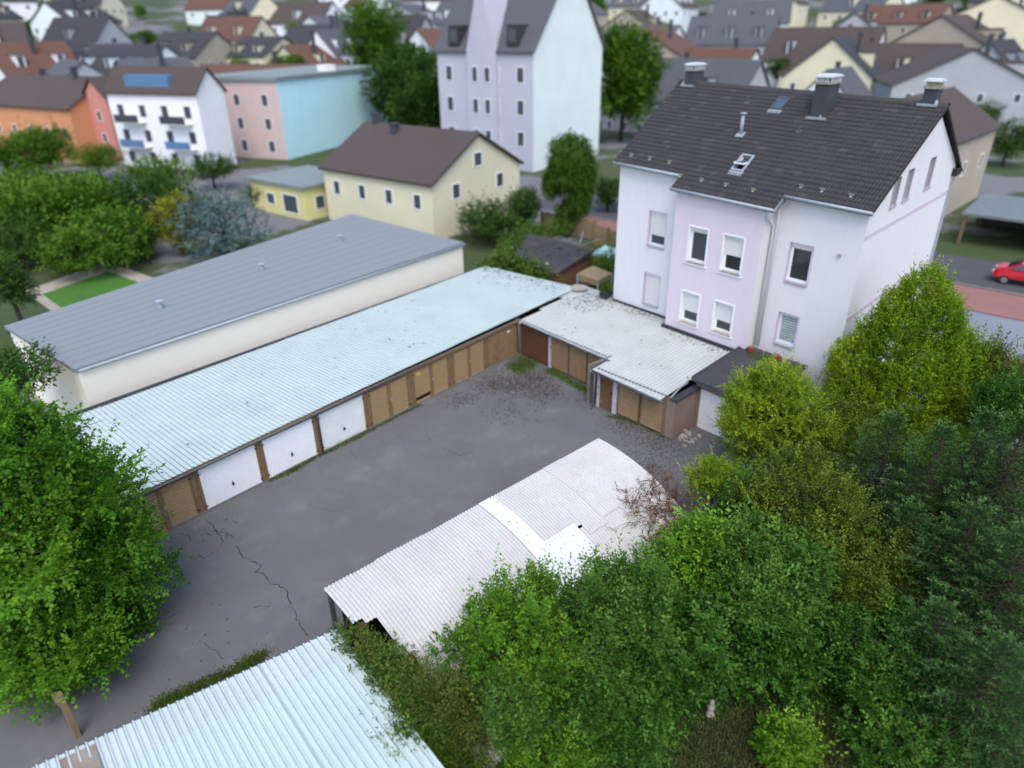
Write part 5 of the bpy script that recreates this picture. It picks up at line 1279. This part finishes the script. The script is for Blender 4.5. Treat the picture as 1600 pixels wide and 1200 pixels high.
# spruces on the right
sp_tops = [((1398, 652), 5.8, 2.3, 'dark spruce standing just in front of the lime thuja'), ((1478, 668), 6.6, 2.3, 'spruce with bare light leader right of the thuja'), ((1552, 645), 7.0, 2.4, 'spruce whose tip stands near the right edge'), ((1606, 655), 7.4, 2.4, 'spruce cut by the right edge of the picture'),
           ((1428, 790), 4.6, 2.1, 'lower spruce in the dark thicket below the thuja'), ((1530, 790), 5.6, 2.4, 'spruce in the middle of the right hand thicket'), ((1612, 830), 5.8, 2.5, 'large spruce at the right edge above the corner'), ((1478, 945), 3.9, 2.0, 'low spruce near the bottom of the dark thicket'), ((1575, 1000), 4.4, 2.2, 'nearest spruce in the lower right corner')]
SP = []
for i, (px, H_, R_, lb) in enumerate(sp_tops):
    p = gp(*px, H_)
    if i < 3: SP.append((spruce('spruce_tree', lb, p, H_, R_, LM_SPRU, 31 + i, group='spruces in the right hand garden', nw=30), H_, R_))
    else:
        s, h0, r0_ = SP[i % 3]; copy_tree(s, (p[0], p[1], 0), rng.uniform(0, 6), (R_ / r0_, R_ / r0_, H_ / h0), lb)
# shrubs of the garden
shrubs = [  # px centre, z centre, rx px, rz px, material, twigs, K, leaf l, w, twig, label
 ('holly_bush', (812, 1010), 2.3, 112, 112, LM_FRESH, 3600, 9, .085, .045, .36, 'rounded fresh green bush in front of the arched shed', .7),
 ('spiraea_bush', (682, 1130), 1.7, 112, 92, LM_SPIR, 3600, 10, .085, .026, .36, 'reddish brown flowering bush at the bottom centre', .5),
 ('pale_shoot_bush', (800, 1105), 2.3, 55, 75, LM_GREY, 1100, 10, .065, .035, .38, 'pale green upright shoots between the brown and green bushes', .9),
 ('grey_willow_bush', (968, 960), 3.0, 92, 95, LM_GREY, 3000, 10, .10, .040, .44, 'grey green bush reaching up over the smooth white sheet', .9),
 ('lilac_bush', (1085, 880), 2.9, 85, 80, LM_FRESH, 2500, 9, .11, .062, .42, 'bright green bush beside the dead brown branches', .5),
 ('elder_bush', (1190, 900), 2.9, 105, 90, LM_GREY, 3000, 9, .11, .055, .42, 'large green bush in the middle of the garden', .4),
 ('elder_bush', (1060, 1010), 2.1, 80, 78, LM_DARK, 2200, 9, .11, .06, .40, 'dark green bush below the bright one in the garden', .3),
 ('hazel_bush', (1195, 1000), 1.9, 95, 72, LM_DARK, 2300, 9, .11, .062, .40, 'dark green bush behind the stone figure', .3),
 ('olive_bush', (1255, 790), 3.3, 95, 95, LM_OLIV, 2600, 10, .085, .042, .42, 'olive green bush under the yellow green tree', .4),
 ('olive_bush', (1330, 880), 2.7, 90, 75, LM_OLIV, 2200, 10, .085, .042, .42, 'olive bush with yellow twigs left of the spruces', .4),
 ('dark_bush', (1165, 800), 1.9, 70, 62, LM_DARK, 1500, 9, .095, .05, .38, 'dark bush under the small sapling at the yard edge', .3),
 ('dark_bush', (900, 1110), 1.5, 80, 80, LM_DARK, 2100, 9, .09, .05, .36, 'dark bush right of the pale upright shoots', .4),
 ('dark_bush', (980, 1120), 1.2, 75, 75, LM_DARK, 1700, 9, .095, .05, .36, 'dark low bush left of the stone figure', .4),
 ('corner_bush', (1230, 1165), .8, 55, 40, LM_FRESH, 900, 9, .08, .045, .30, 'fresh green low bush at the bottom edge', .4),
 ('thicket_bush', (1360, 1010), 1.6, 95, 80, LM_DARK, 2000, 9, .095, .05, .38, 'dark bush at the foot of the spruces', .3),
 ('thicket_bush', (1420, 1130), 1.0, 100, 70, LM_DARK, 1700, 9, .095, .05, .36, 'dark bush in the lower right corner', .3),
 ('olive_tree', (1535, 600), 3.5, 95, 60, LM_OLIV, 2600, 10, .10, .05, .46, 'mixed olive green trees behind the spruces at the right edge', .3),
 ('dark_tree', (1590, 640), 4.2, 60, 60, LM_DARK, 1500, 10, .10, .05, .46, 'dark tree at the right edge behind the spruces', .3),
 ('edge_bush', (1300, 690), 2.4, 75, 75, LM_OLIV, 1800, 10, .085, .042, .4, 'olive bush at the foot of the thuja', .3),
 ('front_bush', (640, 1190), 1.2, 70, 60, LM_FRESH, 1300, 9, .085, .035, .36, 'green shoots at the bottom edge beside the pale blue roof', .6),
 ('front_bush', (860, 1190), 1.2, 75, 55, LM_FRESH, 1400, 9, .085, .045, .36, 'light green bush at the bottom edge', .5),
]
for i, (nm, px, zc, rxp, rzp, mt, ntw, K, l1, w1, tw, lb, up) in enumerate(shrubs):
    bs, mp_ = at(px, zc); rx, rz = rxp * mp_, min(rzp * mp_ * 1.05, zc * .95 if zc > 1 else zc)
    tree(nm, lb, bs, zc + rz * .5, zc, rx, rz, mt, int(ntw * .8), K, l1 * 1.3, w1 * 1.35, tw * 1.25, 60 + i, cat='bush' if 'tree' not in nm else 'tree', nl=38, tr=.05, up=up, inner=.6, size=.31, group='bushes of the wild garden', style=('plume', 'layer', 'round')[i % 3], shoots=.13)
# birch by the fence
bs = (50.4, 36.9, 0)
BIR = [((0, 0, 7.2), V(1.9, 1.9, 1.7)), ((.2, -.2, 6.0), V(2.0, 2.0, 1.6)), ((-.5, .9, 5.2), V(1.3, 1.3, 1.3)), ((.3, -1.0, 4.6), V(1.2, 1.2, 1.6)), ((.4, -.9, 3.2), V(1.0, 1.0, 1.4)), ((0, .3, 1.8), V(.9, .9, 1.6)), ((-.8, 1.4, 4.4), V(.8, .8, .9))]
tree('birch_tree', 'weeping birch grown with ivy left of the lilac house', bs, 8.4, 6, 2, 3, LM_BIRCH, 7500, 9, .14, .085, .5, 15, lobes=BIR, up=-.5, droop=.45, inner=.55, tr=.13, outw=.7)
# ivy over fences, sheds and roofs
def ivy(name, label, pts, n, mat, seed, ll=.09, sp=(.35, .35, .16), cat='ivy'):
    r = np.random.default_rng(seed); pts = np.array(pts); seg = r.integers(0, len(pts) - 1, n); f = r.uniform(0, 1, (n, 1))
    P = pts[seg] * (1 - f) + pts[seg + 1] * f + r.normal(0, 1, (n, 3)) * np.array(sp)
    D = nrm(r.normal(0, 1, (n, 3)) + np.array([0, 0, .5])); L = r.uniform(.12, .3, n)
    org = pts.mean(0); t = thing(name, label, cat, (org[0], org[1], max(0, pts[:, 2].min() - .1)))
    o3 = np.array([org[0], org[1], max(0, pts[:, 2].min() - .1)])
    v, f_, ti = leaves_on_twigs(r, P - o3, D, L, 6, ll, ll * .75, 60, jit=.5)
    np_mesh('foliage', v, f_, mat, ti, t)
    b = MB()
    for k in range(3): b.tube([p - o3 + r.normal(0, .1, 3) for p in pts], .012, 5)
    o = b.build('stem', M_BARK, None); o.parent = t
    return t
ivy('ivy_hedge', 'ivy hump spilling over the end of the garage roof by the brick shed', [V(33.3, 31.3, 2.3), V(34.6, 31.2, 2.6), V(35.6, 30.6, 2.5), V(35.2, 28.6, 2.35), V(35.0, 27.4, 2.2)], 1700, LM_IVY, 3, .12, (.45, .45, .3))
ivy('ivy_hedge', 'ivy running along the back of the brick shed', [V(35.4, 31.6, 2.0), V(38, 33.2, 2.2), V(41, 34.6, 2.3), V(44, 35, 2.0), V(47.5, 35.2, 1.6)], 1500, LM_IVY, 4, .13, (.5, .5, .4))
ivy('ivy_hedge', 'ivy and weeds between brick shed and house corner', [V(41.5, 29, 1.0), V(41, 26.5, 1.2), V(38.5, 24.5, 1.0), V(44, 28, .8), V(47, 30, .8)], 1700, LM_BIRCH, 5, .12, (.6, .6, .5))
ivy('creeper', 'creeper climbing over the gap between pale blue roof and arched shed', [gp(540, 985, 2.5), gp(570, 1012, 2.5), gp(600, 1035, 2.4), gp(622, 1050, 2.4), gp(640, 1075, 2.2), gp(625, 1030, 2.5)], 900, LM_SPIR, 6, .075, (.22, .22, .1))
ivy('creeper', 'green creeper hanging off the corner of the pale blue roof', [gp(585, 1012, 2.5), gp(610, 1050, 2.4), gp(640, 1100, 2.1), gp(650, 1150, 1.8)], 900, LM_IVY, 8, .08, (.25, .25, .15))
r = np.random.default_rng(5)
pl = thing('trough_plant', 'bushy green plant growing in the dark trough on the roof', 'plant', (planter_at[0], planter_at[1], 2.7))
Pn = r.normal(0, .18, (120, 3)) * np.array([1.2, .8, .2]); Dn = nrm(r.normal(0, .6, (120, 3)) + np.array([0, 0, 1.2])); v, f_, ti = leaves_on_twigs(r, Pn, Dn, r.uniform(.3, .75, 120), 8, .10, .035, 40); np_mesh('foliage', v, f_, LM_IVY, ti, pl)
# dead brown branches lying on the far corner of the arched shed
t = thing('dead_branches', 'dead rust brown branches leaning on the arched shed', 'branches', gp(1045, 830, 0))
o3 = np.array(t['_o']); b = MB(); r = np.random.default_rng(9); Pd, Dd, Ld = [], [], []
for k in range(120):
    u_, v_ = 10.4 + r.uniform(-.9, 1.5), 4.3 + r.normal(0, .75); y, z, _t = arc(v_); p = BA + BU * u_ + BM * y + UP * (z + .12 + abs(r.normal(0, .18))); d = nrm(BM * r.normal(-.2, .6) + BU * r.normal(0, .7) + UP * r.normal(.15, .3)); ln = r.uniform(.4, 1.1)
    b.tube([p - o3, p + d * ln * .5 + r.normal(0, .05, 3) - o3, p + d * ln - o3], [.014, .01, .004], 4); 
    for q in range(8): Pd.append(p + d * ln * r.uniform(0, 1) - o3); Dd.append(nrm(d + r.normal(0, .7, 3))); Ld.append(r.uniform(.15, .35))
o = b.build('twigs', M_TWIG, None); o.parent = t; o['kind'] = 'stuff'
v, f_, ti = leaves_on_twigs(r, np.array(Pd), np.array(Dd), np.array(Ld), 9, .06, .022, 45, True); np_mesh('dead_foliage', v, f_, LM_DEAD, ti, t)

# weeds and grass
def grass(name, label, pts, h, mat, seed, lean=.5, w=.016, cat='grass'):
    r = np.random.default_rng(seed); n = len(pts); hh = h * r.uniform(.4, 1.2, n); d = nrm(np.stack([r.normal(0, lean, n), r.normal(0, lean, n), np.ones(n)], -1)); a = r.uniform(0, 6.28, n); s = np.stack([np.cos(a), np.sin(a), 0 * a], -1) * w
    mid = pts + d * (hh * .55)[:, None]; tip = pts + (d + np.stack([r.normal(0, lean * .6, n), r.normal(0, lean * .6, n), -.15 * np.ones(n)], -1)) * hh[:, None]
    v = np.stack([pts - s, pts + s, mid + s * .7, tip, mid - s * .7], 1).reshape(-1, 3); k = np.arange(n)[:, None] * 5
    f = np.concatenate([k + np.array([0, 1, 2, 4]), k + np.array([4, 2, 3, 3])], 0)
    f1 = np.concatenate([k + np.array([0, 1, 2, 4])], 0)
    tri_v = v
    o = np_mesh(name, v, f1, mat, r.uniform(0, 1, n)); o['kind'] = 'stuff'; tag(o, label, cat); return o
def line_pts(px, n, sd, z=.01, seed=1):
    r = np.random.default_rng(seed); P = np.array([gp(*q) for q in px]); k = r.integers(0, len(P) - 1, n); f = r.uniform(0, 1, (n, 1)); p = P[k] * (1 - f) + P[k + 1] * f; p[:, :2] += r.normal(0, sd, (n, 2)); p[:, 2] = z; return p
grass('grass_strip', 'mown looking strip of grass along the pale blue shed', line_pts([(410, 1025), (380, 1045), (330, 1068), (280, 1090), (245, 1108)], 5000, .16, seed=2), .14, LM_GRASS, 2)
grass('grass_corner', 'green weeds in the inner corner of the yard', line_pts([(812, 558), (830, 570), (800, 572), (822, 582)], 2600, .32, seed=3), .16, LM_GRASS, 3)
grass('wall_weeds', 'weeds growing along the garage row doors', line_pts([(420, 752), (455, 738), (470, 728), (497, 712), (520, 702), (555, 686), (580, 672), (612, 655), (640, 640), (655, 632)], 2400, .09, seed=4), .14, LM_GRASS, 4)
grass('wing_weeds', 'weeds along the wooden doors of the garage wing', line_pts([(855, 578), (875, 588), (900, 602), (925, 615), (945, 628)], 2600, .16, seed=5), .18, LM_IVY, 5)
grass('wing_weeds', 'low weeds at the stepped wing doors', line_pts([(948, 650), (975, 655), (1010, 668), (1040, 685)], 700, .1, seed=6), .12, LM_GRASS, 6)
rg = np.random.default_rng(21)
def region(px, n, seed):
    r = np.random.default_rng(seed); P = np.array([gp(*q)[:2] for q in px]); lo, hi = P.min(0), P.max(0); out = []
    X = r.uniform(lo, hi, (n * 3, 2)); ins = np.zeros(len(X), bool); j = len(P) - 1
    for i in range(len(P)):
        c = ((P[i, 1] > X[:, 1]) != (P[j, 1] > X[:, 1])) & (X[:, 0] < (P[j, 0] - P[i, 0]) * (X[:, 1] - P[i, 1]) / (P[j, 1] - P[i, 1] + 1e-9) + P[i, 0]); ins ^= c; j = i
    X = X[ins][:n]; return np.concatenate([X, np.full((len(X), 1), .01)], 1)
grass('dry_grass', 'long pale dry grass on the garden floor at the bottom edge', region([(1050, 1215), (1080, 1140), (1180, 1110), (1320, 1140), (1330, 1230)], 9000, 31), .45, LM_DRYG, 31, .6, .012)
grass('ground_cover', 'dark green low plants covering the garden floor', region([(560, 1230), (700, 1120), (900, 1020), (1150, 960), (1420, 900), (1640, 860), (1900, 900), (1900, 1260), (1000, 1260)], 46000, 32), .26, LM_DARK, 32, .9, .03, 'ground cover')
th0_ = math.atan2(CF[1], CF[0])
# background hedges and trees
bgt = [ # px centre, z, rx px, rz px, mat, label
 ((90, 335), 2.6, 110, 75, LM_BG, 'broad green hedge behind the cream hall at the left'), ((225, 320), 2.8, 75, 85, LM_BGD, 'dark bushy tree left of the blue spruce'), ((20, 300), 3.2, 70, 60, LM_BG, 'bushy tree at the left edge behind the hall'),
 ((50, 235), 4.0, 62, 45, LM_BG, 'bright green tree in front of the orange house'), ((245, 275), 4.0, 55, 40, LM_BG, 'tree in front of the white balcony block'), ((276, 352), 2.6, 34, 95, LM_YEL, 'yellow shrub beside the blue spruce'),
 ((345, 352), 3.0, 66, 96, LM_BLUE, 'round blue grey conifer behind the hall'), ((10, 440), 3.6, 38, 62, LM_BGD, 'dark conical conifer at the left edge'), ((0, 590), 4.0, 75, 45, LM_BGD, 'dark green tree beyond the left end of the hall'),
 ((520, 300), 2.0, 18, 22, LM_BG, 'small shrub between the yellow annex and the cream house'), ((765, 345), 1.8, 65, 38, LM_BGD, 'dark hedge below the cream gable'), ((820, 320), 2.6, 28, 50, LM_BGD, 'slim dark shrub right of the cream gable'),
 ((590, 60), 9, 45, 60, LM_BG, 'bright green ivy mass on the far house'), ((640, 115), 6, 60, 70, LM_BGD, 'dark ivy covered tree left of the tall white house'), ((965, 60), 8, 38, 70, LM_BG, 'tall tree right of the tall white house'), ((1000, 150), 4, 45, 35, LM_BG, 'shrub in front of the purple house'), ((950, 300), 2, 25, 40, LM_BGD, 'dark shrub beside the birch'),
 ((290, 25), 11, 80, 28, LM_BG, 'row of bright green trees at the top left'), ((445, 45), 10.5, 30, 18, LM_BG, 'small tree above the pink front'), ((1240, 15), 12, 75, 22, LM_BGD, 'dark tree at the top right behind the chimneys'), ((1480, 10), 12, 25, 18, LM_BGD, 'dark tree at the top right edge'), ((1580, 215), 3.5, 45, 45, LM_BGD, 'green tree above the carport'), ((1540, 180), 4, 30, 30, LM_BGD, 'shrub behind the beige house'),
 ((150, 245), 3.0, 40, 25, LM_BG, 'bush below the coral house'), ((160, 375), 2.2, 90, 50, LM_BG, 'low hedge in front of the dark bushy tree'), ((20, 370), 2.6, 70, 60, LM_BGD, 'dark hedge at the left edge above the lawn'), ((420, 300), 1.6, 30, 25, LM_BGD, 'dark shrub beside the yellow annex'), ((330, 262), 2.5, 40, 25, LM_BGD, 'dark shrub at the foot of the pink front'),
 ((700, 175), 4, 40, 40, LM_BGD, 'dark shrubs at the foot of the tall white house'), ((640, 150), 5, 45, 50, LM_BGD, 'ivy clad tree between blue wall and tall white house')]
for i, (px, zc, rxp, rzp, mt, lb) in enumerate(bgt):
    p = gp(*px, zc); rr = np.hypot(p[0], p[1])
    if rr > 165: p = p * 165 / rr; 
    gz = zt(p[0], p[1]); mp_ = depth(V(p[0], p[1], zc)) / F_PX; rx, rz = rxp * mp_ * .9, rzp * mp_ * .7
    zc2 = max(zc, gz + rz * .8) if rr > 165 else max(zc, rz * .7)
    n = int(min(3400, max(1100, rx * rx * 110)))
    ls = max(.16, rx * .07)
    tree('background_tree', lb, (p[0], p[1], gz), zc2 - gz + rz * .6, zc2 - gz, rx, rz, mt, n, 6, ls, ls * .6, ls * 3.2, 200 + i, nl=14, tr=.16, inner=.6, group='trees and hedges beyond the garages')
for px_, d_, H_, rx_, mt_, lb_, sd_ in ((607, 150, 25, 6.0, LM_BG, 'tall bright green ivy clad tree right of the light blue wall', 401), (648, 126, 15, 6.0, LM_BGD, 'dark green tree mass left of the tall white house', 402), (672, 118, 11, 4.5, LM_BGD, 'dark green shrub mass at the corner of the tall white house', 403), (965, 120, 19, 5.0, LM_BG, 'tall green tree right of the tall white gable', 404)):
    v_ = gp(px_, 300)[:2]; v_ = v_ / np.linalg.norm(v_) * d_
    tree('background_tree', lb_, (v_[0], v_[1], zt(*v_)), H_, H_ * .52, rx_, H_ * .46, mt_, 3000, 6, .55, .34, 1.6, sd_, nl=30, tr=.3, inner=.55, group='trees and hedges beyond the garages')
protos = [tree('background_tree', ['broad green tree below the hillside houses', 'dark green tree below the hillside houses', 'light green bush below the hillside houses'][i], (150 + 12 * i, 150 - 30 * i, zt(150 + 12 * i, 150 - 30 * i)), 7, 4.6, 3.4, 3.2, (LM_BG, LM_BGD, LM_FRESH)[i], 1500, 5, .32, .2, .9, 300 + i, nl=14, tr=.16, inner=.6, group='trees scattered among the far houses') for i in range(3)]
for k in range(90):
    th = th0_ + math.radians(rng.uniform(-40, 40)); d = rng.uniform(135, 330); x, y = math.cos(th) * d, math.sin(th) * d
    if 33 < x < 66 and y < 40 or (38 < x < 62 and 40 < y < 75) or (55 < x < 92 and 85 < y < 125) or (70 < x < 92 and 56 < y < 88) or x > 57 and y < 14 and x < 80: continue
    i = int(rng.integers(3)); sc = rng.uniform(.55, 1.15)
    ad = math.degrees(th - th0_); side = ['far right', 'right', 'middle right', 'middle', 'middle left', 'left', 'far left'][min(6, max(0, int((ad + 40) / 80 * 7)))]; band = ['nearest', 'lower', 'middle', 'upper', 'topmost'][min(4, int((d - 135) / 39))]
    copy_tree(protos[i], (x, y, zt(x, y)), rng.uniform(0, 6), (sc, sc, sc * rng.uniform(.8, 1.2)), ['broad green tree', 'dark green tree', 'light green bush'][i] + f' among the {band} hillside houses, {side}')
# far wooded ridge closing the horizon
hv, hf = [], []
th0 = math.atan2(CF[1], CF[0])
for i in range(61):
    th = th0 + math.radians(-50 + 100 * i / 60); 
    for (d, zf) in ((420, -6), (520, 26 + 7 * math.sin(i * .31) + 4 * math.sin(i * .83)), (700, 60 + 12 * math.sin(i * .21 + 1))):
        hv.append((math.cos(th) * d, math.sin(th) * d, zf))
for i in range(60):
    for j in range(2): hf.append((i * 3 + j, (i + 1) * 3 + j, (i + 1) * 3 + j + 1, i * 3 + j + 1))
struct(np_mesh('hills', np.array(hv), np.array(hf), mk('far_wood', (.05, .075, .045), .95, (.035, .055, .035), .03, .5), smooth=True))

for o in bpy.data.objects:
    if '_o' in o.keys(): del o['_o']
